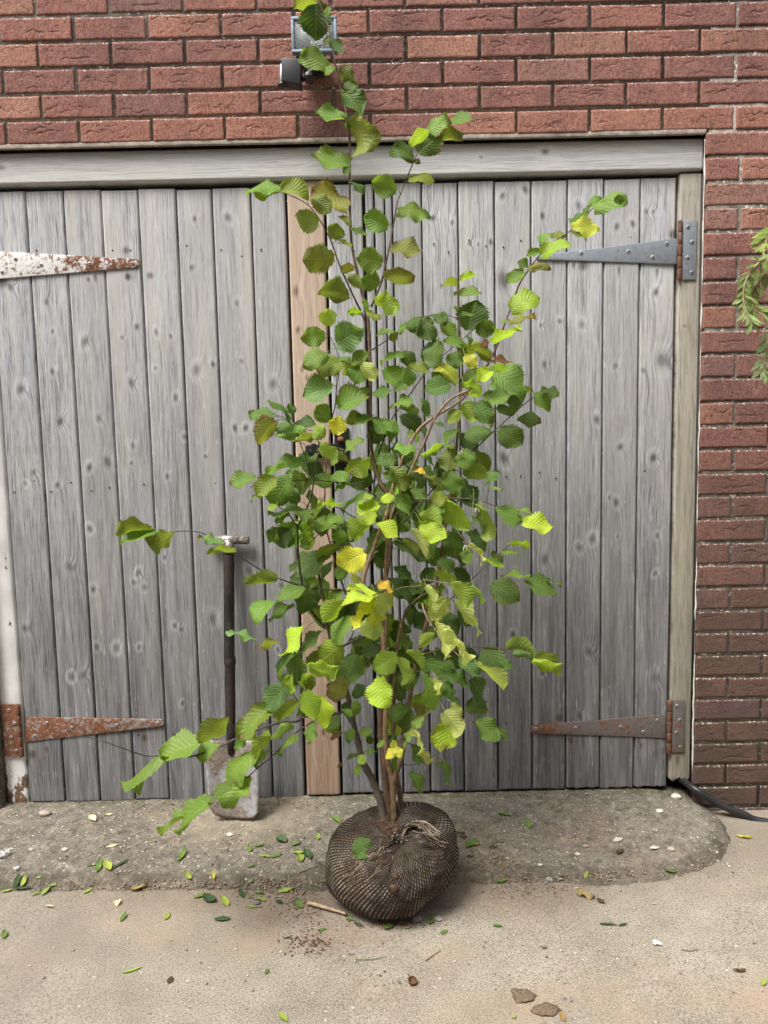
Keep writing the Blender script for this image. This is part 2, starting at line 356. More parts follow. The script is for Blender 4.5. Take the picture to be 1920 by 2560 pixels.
def mat_sack():
    t = NT('woven_root_net'); o = t.coord(); wv = t.attr('weave', 'Vector'); s = t.n('ShaderNodeSeparateXYZ'); t.l(wv, s.inputs[0])
    ang, rad = s.outputs[0], s.outputs[1]
    wob = t.math('MULTIPLY', t.math('SUBTRACT', t.noise(o, 20, 3), .5), .5)
    f = t.math('FRACT', t.math('ADD', ang, wob)); ln = t.math('ABSOLUTE', t.math('SUBTRACT', f, .5))    # 0 on a thread
    thread = t.ramp(ln, [(.13, 1.), (.27, 0.)])
    row = t.math('FLOOR', t.math('ADD', ang, wob))
    dsh = t.math('FRACT', t.math('ADD', t.math('MULTIPLY', rad, 88.0), t.math('MULTIPLY', row, .5)))
    dash = t.ramp(t.math('ABSOLUTE', t.math('SUBTRACT', dsh, .5)), [(.24, 1.), (.36, .18)])
    pale = t.ramp(t.noise(o, 9, 4, .7), [(.36, .14), (.56, 1.)])
    m = t.math('MULTIPLY', t.math('MULTIPLY', thread, dash), pale)
    base = t.ramp(t.noise(o, 60, 4, .7), [(.3, (.017, .014, .012)), (.6, (.045, .034, .026)), (.8, (.095, .062, .04))])
    tc = t.ramp(t.noise(o, 12, 3), [(.38, (.14, .098, .064)), (.62, (.42, .36, .29))])
    c = t.mix(m, base, tc)
    dirt = t.ramp(t.noise(o, 14, 5, .7), [(.62, 0.), (.70, .85)])
    c = t.mix(dirt, c, t.ramp(t.noise(o, 150, 3), [(.3, (.06, .038, .025)), (.7, (.15, .095, .06))]))
    h = t.math('ADD', t.math('MULTIPLY', thread, t.math('ADD', t.math('MULTIPLY', dash, .6), .4)), t.math('MULTIPLY', t.noise(o, 260, 2), .4))
    return t.fin(c, .92, t.bump(h, .9, .003), spec=.15)
def mat_vcol(name, rough=.6, attr='vcol', bump=.4, sc=120, spec=.3):
    t = NT(name); o = t.coord(); c = t.attr(attr, 'Color'); n = t.noise(o, sc, 4, .65)
    c = t.mix(t.ramp(n, [(.3, 0.), (.7, 1.)]), t.mix(1.0, c, (.62, .62, .62), 'MULTIPLY'), t.mix(1.0, c, (1.35, 1.33, 1.3), 'MULTIPLY'))
    return t.fin(c, rough, t.bump(n, bump, .001), spec=spec)

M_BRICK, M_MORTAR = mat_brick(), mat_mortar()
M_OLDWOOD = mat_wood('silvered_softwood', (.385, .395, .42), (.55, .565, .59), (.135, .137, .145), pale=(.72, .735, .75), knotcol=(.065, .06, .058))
M_BEAM = mat_wood('silvered_beam', (.46, .48, .505), (.65, .67, .69), (.21, .215, .225), shade_wear_amt=0, pale=(.70, .71, .71))
M_JAMB = mat_wood('greenish_jamb', (.36, .335, .29), (.48, .46, .41), (.16, .14, .11), fleck=.2, shade_wear_amt=.7, shade_grime=(.13, .115, .075), pale=(.55, .52, .46))
M_FRESH = mat_wood('fresh_softwood', (.45, .345, .27), (.59, .49, .405), (.30, .205, .15), knotcol=(.13, .075, .05), fleck=.25, shade_grime=(.20, .125, .085), line=.5, pale=(.66, .56, .48), shade_wear_amt=.9)
M_WHITE = mat_white_paint()
M_INNER = simple('dark_interior', (.05, .045, .04), .9)

# ================================================================ ground
RAMP_TOP = .030
RIM = [(-4.2, -.36), (-1.13, -.362), (-.66, -.372), (-.19, -.385), (.19, -.37), (.44, -.376), (.63, -.392), (.80, -.365), (.925, -.305), (1.02, -.215), (1.065, -.10), (1.05, .03)]
rim = np.array(catmull([(x, y, 0) for x, y in RIM], 10))[:, :2]
def apron_h(x, y):                                          # height of the ramp surface (no roughness)
    return RAMP_TOP + (.062 - RAMP_TOP) * np.clip((np.asarray(y) + .38) / .40, 0, 1)
def rim_inset(x, y):                                        # distance inside the ramp's rim (negative outside)
    x = np.atleast_1d(np.asarray(x, float)); y = np.atleast_1d(np.asarray(y, float))
    best = np.full(x.shape, 9.0); sgn = np.ones(x.shape)
    for i in range(len(rim) - 1):
        a, b = rim[i], rim[i + 1]; ab = b - a; L2 = ab @ ab + 1e-12
        tt = np.clip(((x - a[0]) * ab[0] + (y - a[1]) * ab[1]) / L2, 0, 1)
        dx, dy = x - (a[0] + ab[0] * tt), y - (a[1] + ab[1] * tt); d = np.hypot(dx, dy)
        side = ab[0] * (y - a[1]) - ab[1] * (x - a[0])
        up = d < best; best = np.where(up, d, best); sgn = np.where(up, np.sign(side), sgn)
    return best * sgn
def _gh(X, Y):
    d = rim_inset(X.ravel(), Y.ravel()).reshape(X.shape) + fbm(X * 9, Y * 9, 0, 5, 3) * .010
    d = np.where(d > 0, d / (1 + 2.6 * sstep(.55, 1.0, X)), d)
    return apron_h(X, Y) * (.62 * sstep(-.018, .022, d) + .38 * sstep(-.01, .075, d))
_gxs, _gys = np.arange(-1.7, 1.9, .005), np.arange(-1.3, .14, .005)
_GT = _gh(*np.meshgrid(_gxs, _gys))
def ground_h(x, y):
    i, j = int(round((y + 1.3) / .005)), int(round((x + 1.7) / .005))
    return float(_GT[min(max(i, 0), _GT.shape[0] - 1), min(max(j, 0), _GT.shape[1] - 1)])
def atg(px, py, lift=0.0):                                  # point of the ground under a pixel
    z = 0.0
    for _ in range(6):
        p = atz(px, py, z); z = .5 * z + .5 * ground_h(p.x, p.y)
    p = atz(px, py, z); p.z = z + lift; return p

t, c, nb = mat_concrete('yard_concrete', [(.175, .152, .120), (.265, .235, .188), (.355, .318, .258)], .05, .8, (.30, .215, .145))
o_ = t.coord()
sx = t.n('ShaderNodeSeparateXYZ'); t.l(o_, sx.inputs[0])
far = t.ramp(t.math('ADD', sx.outputs[1], t.math('MULTIPLY', t.math('SUBTRACT', t.noise(o_, 3.5, 4, .6), .5), .35)), [(-.001, 0.), (0, 0.), (1, 0.)])
# fine soil washed along the foot of the ramp and round the root ball
def blob(cx, cy, rx, ry):
    m = t.mapping(o_, (1 / rx, 1 / ry, 0), (-cx / rx, -cy / ry, 0)); ln = t.n('ShaderNodeVectorMath', operation='LENGTH'); t.l(m, ln.inputs[0])
    return t.ramp(ln.outputs['Value'], [(.25, 1.), (1., 0.)])
soil = t.math('MAXIMUM', t.math('MAXIMUM', blob(-.22, -.46, .34, .15), blob(.28, -.44, .36, .10)), t.math('MAXIMUM', blob(-.55, -.42, .5, .09), blob(-.15, -.60, .22, .10)))
soil = t.math('MULTIPLY', soil, t.ramp(t.noise(o_, 17, 5, .7), [(.30, .1), (.62, 1.)]))
c = t.mix(t.math('MULTIPLY', soil, .62), c, t.ramp(t.noise(o_, 130, 4, .7), [(.3, (.085, .056, .038)), (.55, (.22, .15, .105)), (.75, (.36, .265, .19))]))
grey = t.math('MULTIPLY', blob(-1.0, -.66, .85, .42), t.ramp(t.noise(o_, 6, 4), [(.3, .2), (.7, 1.)]))
c = t.mix(t.math('MULTIPLY', grey, .62), c, (.16, .145, .12))
rst = t.math('MULTIPLY', t.math('MAXIMUM', t.math('MAXIMUM', blob(.40, -.52, .22, .07), blob(-.70, -.52, .18, .06)), blob(.80, -.86, .10, .07)), t.ramp(t.noise(o_, 9, 4, .6), [(.35, 0.), (.7, .42)]))
c = t.mix(rst, c, (.33, .22, .15))
foot = t.math('MULTIPLY', t.attr('foot'), t.ramp(t.noise(o_, 16, 5, .7), [(.28, .25), (.6, 1.)]))
c = t.mix(t.math('MULTIPLY', foot, .8), c, t.ramp(t.noise(o_, 150, 3, .7), [(.3, (.06, .05, .037)), (.5, (.15, .125, .095)), (.72, (.27, .23, .18))]))
rg = t.math('MULTIPLY', blob(1.25, -.18, .42, .26), t.ramp(t.noise(o_, 7, 4), [(.3, .35), (.65, 1.)]))
c = t.mix(t.math('MULTIPLY', rg, .7), c, (.17, .145, .11))
M_YARD = t.fin(c, .93, nb, spec=.2)
t, c, nb = mat_concrete('ramp_concrete', [(.105, .092, .072), (.165, .145, .115), (.25, .22, .175)], .45, 2.0, (.24, .17, .12))
o_ = t.coord()
moss = t.n('ShaderNodeSeparateXYZ'); t.l(o_, moss.inputs[0])
mm = t.math('MULTIPLY', t.ramp(moss.outputs[1], [(.0, 0.), (.012, .8), (.03, 1.)]), t.ramp(t.noise(o_, 22, 4, .7), [(.42, 0.), (.58, .8)]))
c = t.mix(mm, c, (.085, .088, .045))
c = t.mix(t.ramp(t.noise(o_, 34, 4, .7), [(.52, 0.), (.66, .62)]), c, (.30, .265, .21))
c = t.mix(t.ramp(t.noise(o_, 27, 4, .7, .5), [(.34, .72), (.48, 0.)]), c, (.062, .055, .043))
lip = t.ramp(t.attr('lip'), [(.15, 0.), (.5, 1.)])
c = t.mix(t.math('MULTIPLY', lip, t.ramp(t.noise(o_, 20, 4, .7), [(.34, .0), (.64, .85)])), c, (.075, .064, .046))
wp = t.voro(o_, 48); wr = t.n('ShaderNodeSeparateColor'); t.l(t.voro(o_, 48, out='Color'), wr.inputs[0])
c = t.mix(t.math('MULTIPLY', t.ramp(wp, [(.13, 1.), (.2, 0.)]), t.ramp(wr.outputs[0], [(.86, 0.), (.89, .8)])), c, (.46, .41, .35))
gs = t.mapping(o_, (3.2, 5.5, 0), (1.6, .55, 0)); gl = t.n('ShaderNodeVectorMath', operation='LENGTH'); t.l(gs, gl.inputs[0])
c = t.mix(t.math('MULTIPLY', t.ramp(gl.outputs['Value'], [(.3, .55), (1., 0.)]), t.ramp(t.noise(o_, 14, 4), [(.35, .3), (.7, 1.)])), c, (.30, .255, .175))
M_RAMP = t.fin(c, .94, nb, spec=.2)

def concrete_sheet(name, xs, ys, hf, mat, kind, attrs=None):
    X, Y = np.meshgrid(xs, ys); Z = hf(X, Y)
    V = np.stack([X, Y, Z], -1).reshape(-1, 3); m = MB()
    kw = {k: f(X.ravel(), Y.ravel()) for k, f in (attrs or {}).items()}
    m.add(V, grid_faces(len(ys), len(xs)), **kw); o = m.build(name, mat); o['kind'] = kind; return o
gx = np.concatenate([[-30, -12, -5], np.linspace(-2.2, 2.2, 331), [5, 12, 30]]); gy = np.concatenate([[-30, -12, -5], np.linspace(-1.9, .12, 203), [.5, 2, 8, 30]])
concrete_sheet('ground', gx, gy, lambda X, Y: fbm(X * 5, Y * 5, 0, 3, 3) * .0022 + fbm(X * 60, Y * 60, 0, 4, 2) * .0008 - .001, M_YARD, 'structure',
               {'foot': lambda x, y: np.exp(-np.maximum(0, -rim_inset(x, y)) / .05) * (y < .3)})
ax_ = np.concatenate([np.linspace(-4.2, -1.5, 60), np.linspace(-1.49, 1.12, 560)]); ay_ = np.linspace(-.43, .12, 130)
def ramp_h(X, Y):
    d = rim_inset(X.ravel(), Y.ravel()).reshape(X.shape) + fbm(X * 9, Y * 9, 0, 5, 3) * .010 + fbm(X * 22, Y * 22, 0, 15, 2) * .007 + fbm(X * 45, Y * 45, 0, 6, 3) * .007
    d = np.where(d > 0, d / (1 + 2.6 * sstep(.55, 1.0, X)), d)
    r = fbm(X * 30, Y * 30, 0, 8, 4) * .0028 + vnoise(X * 140, Y * 140, 0, 9) * .0012
    bank = .016 * sstep(-.03, .06, Y) * (Y > -.02) * 0
    return (apron_h(X, Y) + r + bank) * (.62 * sstep(-.018, .022, d) + .38 * sstep(-.01, .075, d)) - .006 * (1 - sstep(-.02, -.012, d)) - .0015 + (fbm(X * 60, Y * 60, 0, 2, 3) * .006 * np.exp(-(d / .03) ** 2)) * sstep(-.02, 0, d)
concrete_sheet('concrete_ramp', ax_, ay_, ramp_h, M_RAMP, 'structure',
               {'lip': lambda x, y: 1 - sstep(.010, .045, rim_inset(x, y))})

# ================================================================ unseen wall added behind the camera to block light low down
HO = empty('added_shade_wall', (0, -5.7, 0), 'unseen plain brick wall added behind the camera to shade the doors', 'light blocker')
hm = MB(); hm.add(*box(-8, 8, -6.2, -5.2, -.02, 6.2, .01)); hm.build('wall', simple('shade_wall_brick', (.11, .065, .055), .9, vary=.4, sc=9), HO)
# ================================================================ garage
GAR = empty('brick_garage', (0, .2, 0), 'red brick garage front with old grey boarded double doors and a timber beam over them', 'garage')
XR, ZT = 1.005, 2.176                                       # opening: right edge, underside of the brickwork
XL = -1.298
PITCH, BW, BH, JT = .0745, .222, .0645, .010
def crack_field(U, V, seed, w, h):
    """rustic drag-faced brick: wavy open cracks, 1 where the crack is"""
    r = random.Random(seed); m = np.zeros_like(U)
    for k in range(r.choice([2, 3, 4, 5, 6])):
        y0 = h * r.uniform(.15, .85); amp = h * r.uniform(.06, .16); x0 = w * r.uniform(-.1, .5); x1 = x0 + w * r.uniform(.15, .65)
        line = y0 + amp * (1.4 * vnoise(U / w * 5 + seed * 3.7, k * 9.1, 0, 1) + .9 * vnoise(U / w * 15 + seed, k * 5.3, 0, 2)) + h * .12 * np.sin((U - x0) / max(1e-6, x1 - x0) * 3.1)
        wd = .0009 + .0009 * vnoise(U / w * 9, k * 3.3 + seed, 0, 3)
        m = np.maximum(m, (1 - sstep(wd * .4, wd * 1.9, np.abs(V - line))) * sstep(x0, x0 + .02, U) * (1 - sstep(x1 - .03, x1, U)) * r.uniform(.5, 1))
    return m
def brick(mb, x0, x1, z0, z1, seed, fine):
    w, h = x1 - x0, z1 - z0
    nx, nz = (max(10, int(w / .0032)), 24) if fine else (6, 4)
    e = .002
    u = np.concatenate([[0, 0, e], np.linspace(e, w - e, nx)[1:-1], [w - e, w, w]]); v = np.concatenate([[0, 0, e], np.linspace(e, h - e, nz)[1:-1], [h - e, h, h]])
    U, V = np.meshgrid(u, v)
    D = np.zeros_like(U); edge = np.minimum(np.minimum(U, w - U), np.minimum(V, h - V))
    D = .0020 * (1 - sstep(0, .0035, edge))
    D[[0, -1], :] = .016; D[:, [0, -1]] = .016
    rr = random.Random(seed); off = rr.uniform(-.0015, .0015)
    C = np.zeros_like(U)
    if fine:
        C = crack_field(U, V, seed, w, h)
        body = (D < .01)
        D = D + body * (C * .0024 + fbm(U * 120, V * 60, seed * 1.7, 11, 3) * .0010 + fbm(U * 18, V * 18, seed, 12, 2) * .0012)
        ragged = fbm(U * 70, V * 70, seed, 13, 2) * .0012
        V = np.where((V <= 0) | (V >= h), V, V); U2 = U + np.where(edge < .003, ragged, 0); V2 = V + np.where(edge < .003, fbm(U * 60 + 9, V * 60, seed, 14, 2) * .0013, 0)
    else: U2, V2 = U, V
    P = np.stack([x0 + U2, D + off, z0 + V2], -1).reshape(-1, 3)
    k = P.shape[0]
    mb.add(P, grid_faces(len(v), len(u)), rnd=np.full(k, rr.random()), crk=C.ravel(), bv=(V / h).ravel())
mb = MB(); kk = 0
def course(z0, xs, fine_rng):
    global kk
    for a, b in xs:
        kk += 1; rr = random.Random(kk)
        brick(mb, a + JT / 2 + rr.uniform(-.0012, .0012), b - JT / 2 + rr.uniform(-.0012, .0012), z0 + rr.uniform(-.001, .001), z0 + BH + rr.uniform(-.001, .001), kk, fine_rng[0] < (a + b) / 2 < fine_rng[1])
for i in range(16):                                         # over the doors, running on above the picture
    z0 = ZT + .002 + i * PITCH; x = -3.345 - (0 if i % 2 == 0 else BW / 2)
    cells = []
    while x < 2.9:
        cells.append((x, x + BW)); x += BW
    course(z0, cells, (-1.35, 1.42) if i < 7 else (9, 9))
nb_ = int(ZT / PITCH) + 2
for i in range(nb_):                                        # the piers either side
    z0 = ZT + .002 - (i + 1) * PITCH
    if z0 < -.08: break
    for side, ok in ((1, (0.9, 1.45)), (-1, (-1.45, -1.2))):
        x = XR if side > 0 else XL; cells = []; first = BW if i % 2 == 0 else BW / 2
        k = 0
        while abs(x) < 2.9:
            wd = first if k == 0 else BW
            cells.append((x, x + wd) if side > 0 else (x - wd, x)); x += side * wd; k += 1
        course(z0, cells, ok)
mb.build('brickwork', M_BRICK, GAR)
# mortar body: a thick leaf of wall behind the brick faces, returning into the opening
mm_ = MB()
for b in ((XR + .0115, 2.9, .0038, .11, -.1, 3.36), (-3.3, XL - .001, .0038, .11, -.1, 3.36), (XL - .001, XR + .0115, .0038, .11, ZT + .004, 3.36)):
    mm_.add(*box(*b))
mm_.build('mortar', M_MORTAR, GAR)
# dark inside of the garage: side walls, roof and back, closing it off
im = MB()
for b in ((-3.3, -3.2, .115, 4.5, -.05, 3.3), (2.8, 2.9, .115, 4.5, -.05, 3.3), (-3.3, 2.9, 4.5, 4.6, -.05, 3.3)): im.add(*box(*b))
im.build('side_and_back_walls', simple('inner_brick', (.12, .07, .06), .9), GAR)
rm = MB(); rm.add(*box(-3.4, 3.0, -.02, 4.7, 3.362, 3.46, .006)); rm.build('roof', simple('roof_felt', (.05, .05, .052), .9), GAR)
sl = MB(); sl.add(*box(XL - .3, XR + .0045, .002, .016, ZT - .0095, ZT + .0035, .0015)); sl.build('soffit_pointing', simple('pale_pointing', (.33, .29, .245), .95, vary=.4, sc=45, bump=.5), GAR)

# ---- boards
STAINS = []                                                  # iron stains: x, z, radius, how far they have run down
for (px, py, r_, run) in ((318, 627, .016, 1.2), (322, 692, .018, 1.3), (378, 690, .016, 1.), (10, 708, .026, 1.), (1456, 664, .024, 1.2), (1432, 662, .012, 2.), (1682, 588, .022, 1.), (1398, 1792, .022, 1.4), (1424, 1846, .016, 2.), (85, 1882, .024, 1.3), (362, 1842, .018, 1.5), (1240, 1850, .010, 2.5), (1600, 1858, .010, 3.), (120, 1866, .010, 3.), (1545, 672, .007, 5.), (1640, 676, .007, 5.), (240, 690, .008, 4.), (620, 1840, .02, 1.), (1690, 1890, .012, 4.)):
    q_ = at(px, py, .05); STAINS.append((q_.x, q_.z, r_, run))
def board(mb, xl, xr, zb, zt, y, thick, seed, nz=560, nu=38, knots=None, freq=1.0, horiz=False, mat=0, skew=0.0, endwear=0.002, bow=.0012):
    r = random.Random(seed); w = xr - xl; H = zt - zb
    us = np.concatenate([[0, 0], np.linspace(.004, w - .004, nu), [w, w]]); vs = np.concatenate([[0, 0], np.linspace(.003, H - .003, nz), [H, H]])
    U, V = np.meshgrid(us, vs)
    D = np.zeros_like(U); D[:, [1, -2]] = .0035; D[[1, -2], :] = np.maximum(D[[1, -2], :], .003); D[:, [0, -1]] = thick; D[[0, -1], :] = thick
    ks = knots if knots is not None else []
    if knots is None:
        z = r.uniform(.05, .25)
        while z < H - .03:
            ks.append((r.uniform(.14, .86) * w, z, r.choice([.005, .006, .007, .008, .010, .012])))
            if r.random() < .22: ks.append((r.uniform(.1, .9) * w, z + r.uniform(-.03, .03), r.uniform(.005, .009)))
            z += r.uniform(.09, .36)
    # grain field: its level sets are the growth lines; they part round the knots
    cx = r.uniform(-.2, 1.2) * w
    G = U + .007 * vnoise(V * 1.1, seed * 7.3, 0, 1) + .002 * vnoise(V * 4.1 + U * 8, seed * 3.3, 0, 2)
    G = G + .10 * np.sqrt((U - cx) ** 2 + (.018) ** 2) * vnoise(V * .8, seed * 1.9, 0, 5)
    K = np.zeros_like(U); HL = np.zeros_like(U)
    for (ku, kz, kr) in ks:
        kr *= 1.15
        e = r.uniform(.75, 1.0); th = r.uniform(-.4, .4)
        du, dv = U - ku, V - kz
        du2 = du * math.cos(th) + dv * math.sin(th); dv2 = -du * math.sin(th) + dv * math.cos(th)
        q = (du2 / kr) ** 2 + (dv2 / (kr * 1.35 / e)) ** 2
        halo = (du / (kr * 2.4)) ** 2 + (dv / (kr * 5.5)) ** 2
        G = G + kr * .55 * np.exp(-halo * 1.3) * np.tanh(du / kr * 1.5) + kr * 1.1 * np.exp(-q * .5)
        qs = np.sqrt(q); K = np.maximum(K, (1 - sstep(.25, .85, qs)) * r.uniform(.6, 1.) + .12 * np.exp(-((qs - .80) / .14) ** 2))
        HL = np.maximum(HL, np.exp(-((qs - 1.3) / .4) ** 2) * r.uniform(.2, 1.))
        D = D - (D < .01) * .0009 * np.exp(-q * .5)
    ST = np.zeros_like(U)
    if not horiz:
        for (sx_, sz_, sr_, run) in STAINS:
            if xl - .05 < sx_ < xr + .05:
                dz = zb + V - sz_; rr_ = np.hypot(xl + U - sx_, np.where(dz < 0, dz / run, dz)) * (1 + .25 * vnoise(U * 40, V * 40, sr_ * 900))
                ST = np.maximum(ST, 1 - sstep(sr_ * .25, sr_ * 1.1, rr_))
    warp = bow * np.sin(V / H * 3.1 + seed) + .0006 * (U / w - .5) * r.uniform(-3, 3)
    D = D + (D < .01) * (warp + .0012 * ((U / w - .5) ** 2) * 4 * r.uniform(-.6, 1))
    Ub = U; Vb = V
    if endwear: Vb = V + np.where(V < .02, vnoise(U * 90, seed, 0, 4) * endwear, 0) * (V < .004)
    if horiz: P = np.stack([xl + V, y + D, zb + U + skew * V], -1) if False else np.stack([xl + (xr - xl) * 0 + V, y + D, zb + U], -1)
    else: P = np.stack([xl + Ub + skew * V, y + D, zb + Vb], -1)
    n = U.size
    fc = grid_faces(len(vs), len(us))
    if horiz: fc = [f[::-1] for f in fc]
    mb.add(P.reshape(-1, 3), fc, mat, grain=np.stack([G, V, np.full_like(U, seed * 1.37)], -1).reshape(-1, 3), stain=ST.ravel(), knot=np.clip(K, 0, 1).ravel(), halo=HL.ravel(), rnd=np.full(n, r.random()))
def hboard(mb, x0, x1, z0, z1, y, thick, seed, knots, tilt=0.0, nz=300, nu=26):
    """a horizontal board: the grain runs along x"""
    tmp = MB(); board(tmp, 0, z1 - z0, 0, x1 - x0, 0, thick, seed, nz, nu, knots, endwear=0)
    V = np.concatenate(tmp.v); P = np.stack([x0 + V[:, 2], y + V[:, 1], z0 + V[:, 0] + tilt * V[:, 2]], -1)
    kw = {k: np.concatenate([c[1] for c in v]) for k, v in tmp.a.items()}
    mb.add(P, [f[::-1] for f in tmp.f], 0, **kw)
YD = .041                                                   # face of the doors
M_NAIL = simple('nail_iron', (.030, .022, .018), .7, .3)
M_NAILRUST = simple('nail_rust', (.14, .055, .03), .85)
def nail(mb, x, z, y=YD, r=.0026, mat=1):
    mb.add(*cyl((x, y + .001, z), (0, -1, 0), r, .0022, 8), mat, knot=0., rnd=0., grain=np.zeros(3))
ledges = [1.86, 1.13, .30]
# left door
L_J = [-1.219, -1.0985, -.9805, -.8625, -.7465, -.6285, -.5165, -.396, -.2875]
LD = MB(); ob = None
kn_left = {  # knots read from the photograph: (u fraction, pixel row) per board
    0: [(.45, 715, .012), (.55, 972, .014), (.75, 1180, .010), (.5, 1208, .007), (.2, 1570, .012)],
    1: [(.38, 752, .009), (.5, 826, .006), (.42, 926, .009), (.55, 1052, .013), (.35, 1210, .009), (.55, 1415, .012), (.4, 1690, .011), (.75, 1686, .012)],
    2: [(.55, 695, .007), (.35, 849, .012), (.6, 1042, .009), (.78, 1152, .016), (.25, 1165, .010), (.15, 1318, .010), (.15, 1470, .010), (.15, 1614, .009), (.72, 1618, .011)],
    3: [(.62, 692, .008), (.35, 843, .005), (.8, 817, .010), (.55, 957, .012), (.5, 1114, .009), (.42, 1157, .006), (.45, 1432, .009), (.3, 1456, .007), (.6, 1469, .009), (.35, 1618, .007)],
    4: [(.3, 825, .008), (.7, 836, .006), (.22, 915, .006), (.75, 989, .009), (.95, 1088, .008), (.4, 1186, .008), (.2, 1389, .006), (.4, 1560, .008), (.6, 1570, .007), (.5, 1755, .006)],
    5: [(.5, 540, .008), (.35, 662, .009), (.35, 918, .014), (.85, 905, .008), (.5, 1135, .007), (.5, 1540, .015), (.7, 1795, .006)],
    6: [(.4, 540, .012), (.55, 755, .009), (.6, 900, .007), (.35, 1067, .010), (.65, 1067, .010), (.6, 1425, .011)],
    7: [(.45, 955, .014), (.5, 1460, .009), (.3, 1620, .006)]}
def zrow(py): return at(600, py, YD).z
for i in range(8):
    a, b = L_J[i] + .0023, L_J[i + 1] - .0023
    dz = random.uniform(-.003, .003)
    kn = [(f * (b - a), at((a + 1.2) * 700 + 100, py, YD).z - .062, r) for f, py, r in kn_left[i]]
    board(LD, a, b, .062 - .002 * (i % 3) + (0 if i < 4 else -.004), 2.054 - i * .0008 + dz, YD + random.uniform(-.001, .0015), .022, 11 + i, knots=kn)
    for zl in ledges:
        for f in (.22, .74):
            if random.random() < .85: nail(LD, a + (b - a) * (f + random.uniform(-.06, .06)), zl + random.uniform(-.02, .02), mat=random.choice([1, 1, 2]))
LD.add(*box(-1.219, -.2877, YD + .0235, YD + .045, .075, 2.036), 3, knot=0., rnd=0., grain=np.zeros(3))     # tongues and ledges behind the joints
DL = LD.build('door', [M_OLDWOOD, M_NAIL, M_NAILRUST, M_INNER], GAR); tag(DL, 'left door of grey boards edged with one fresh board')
fb = MB()
board(fb, -.2805, -.168, .066, 2.066, YD - .003, .026, 31, knots=[(.018, at(740, 729, YD).z - .066, .013), (.020, at(730, 825, YD).z - .066, .009), (.045, at(760, 945, YD).z - .066, .010), (.075, 1.0, .008), (.05, .62, .011), (.06, .22, .009), (.03, 1.42, .008)])
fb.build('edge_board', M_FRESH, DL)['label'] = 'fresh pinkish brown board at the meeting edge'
# right door
R_J = [(-.1615, -.0455), (-.040, -.011), (-.010, .0235), (.0465, .1385), (.1385, .2525), (.2525, .3665), (.3665, .4815), (.4815, .595), (.595, .709), (.709, .8235), (.8235, .9375)]
kn_right = {0: [(.3, 520, .009), (.8, 475, .006), (.6, 1560, .009), (.4, 1150, .01)],
            3: [(.5, 1005, .008), (.35, 1500, .010)],
            4: [(.3, 545, .009), (.85, 557, .008), (.35, 1148, .007), (.55, 1480, .008)],
            5: [(.3, 607, .007), (.55, 610, .006), (.9, 605, .008), (.55, 1018, .006)],
            6: [(.2, 490, .009), (.85, 475, .011), (.22, 700, .022), (.2, 1145, .016), (.45, 1588, .010), (.5, 1431, .008)],
            7: [(.3, 539, .010), (.25, 812, .006), (.8, 803, .008), (.35, 910, .009), (.35, 1398, .014), (.3, 1680, .009)],
            8: [(.3, 515, .012), (.4, 812, .011), (.85, 1050, .011), (.9, 445, .008), (.35, 1369, .011), (.75, 1348, .013), (.65, 1630, .012), (.4, 1790, .010), (.4, 2538, .01)],
            9: [(.35, 566, .010), (.8, 560, .009), (.35, 914, .009), (.5, 1117, .011), (.4, 1255, .010), (.2, 1242, .006), (.45, 1340, .005)],
            10: [(.15, 529, .008), (.35, 530, .006), (.45, 731, .011), (.65, 901, .022), (.1, 926, .007), (.45, 1145, .014), (.6, 1340, .008), (.6, 1694, .013), (.55, 1434, .007)]}
RD = MB()
for i, (a, b) in enumerate(R_J):
    a += .0024; b -= .0024
    yy = YD + random.uniform(-.001, .0015) + (.004 if i in (1,) else .001 if i == 2 else 0)
    kn = [(f * (b - a), at(960 + (a) * 780, py, YD).z - .068, r) for f, py, r in kn_right.get(i, [])]
    kn = [k for k in kn if 0 < k[1] < 2]
    board(RD, a, b, .068 - .0015 * (i % 2), 2.053 - max(0, i - 3) * .0004 + random.uniform(-.002, .002), yy, .022, 51 + i, knots=kn, nu=38 if b - a > .05 else 10, endwear=.004 if i > 6 else .002)
    if b - a > .05:
        for zl in ledges:
            for f in (.25, .72):
                if random.random() < .85: nail(RD, a + (b - a) * (f + random.uniform(-.06, .06)), zl + random.uniform(-.02, .02), mat=random.choice([1, 1, 2]))
board(RD, .0250, .0440, .068, 2.064, YD - .002, .024, 77, knots=[], nu=6)       # narrow cover strip
RD.add(*box(-.1610, .9370, YD + .0245, YD + .046, .08, 2.036), 3, knot=0., rnd=0., grain=np.zeros(3))
DR = RD.build('door', [M_OLDWOOD, M_NAIL, M_NAILRUST, M_INNER], GAR); tag(DR, 'right door of grey boards with galvanised upper hinge')
# frame
hb = MB(); hboard(hb, -2.2, 1.0110, 2.069, 2.161, .024, .085, 91, [(.050, at(8, 420, .04).x + 2.2, .011), (.055, at(823, 410, .04).x + 2.2, .012), (.060, at(802, 403, .04).x + 2.2, .006), (.062, at(1360, 385, .04).x + 2.2, .012), (.05, at(1200, 376, .04).x + 2.2, .005)], nz=700)
hb.build('header_beam', M_BEAM, GAR)
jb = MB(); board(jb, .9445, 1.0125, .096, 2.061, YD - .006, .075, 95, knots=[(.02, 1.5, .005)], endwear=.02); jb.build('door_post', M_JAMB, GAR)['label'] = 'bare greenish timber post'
wb = MB()
V_, F_ = [], []
zs = np.linspace(.05, 2.064, 160); prof = [(-1.296, .13), (-1.296, .046), (-1.290, .040), (-1.230, .040), (-1.2245, .046), (-1.2245, .13)]
for z in zs:
    for x, y in prof: V_.append((x + .0016 * float(vnoise(z * 14, x * 30)), y + .0012 * float(vnoise(z * 20, x * 40 + 3)), z))
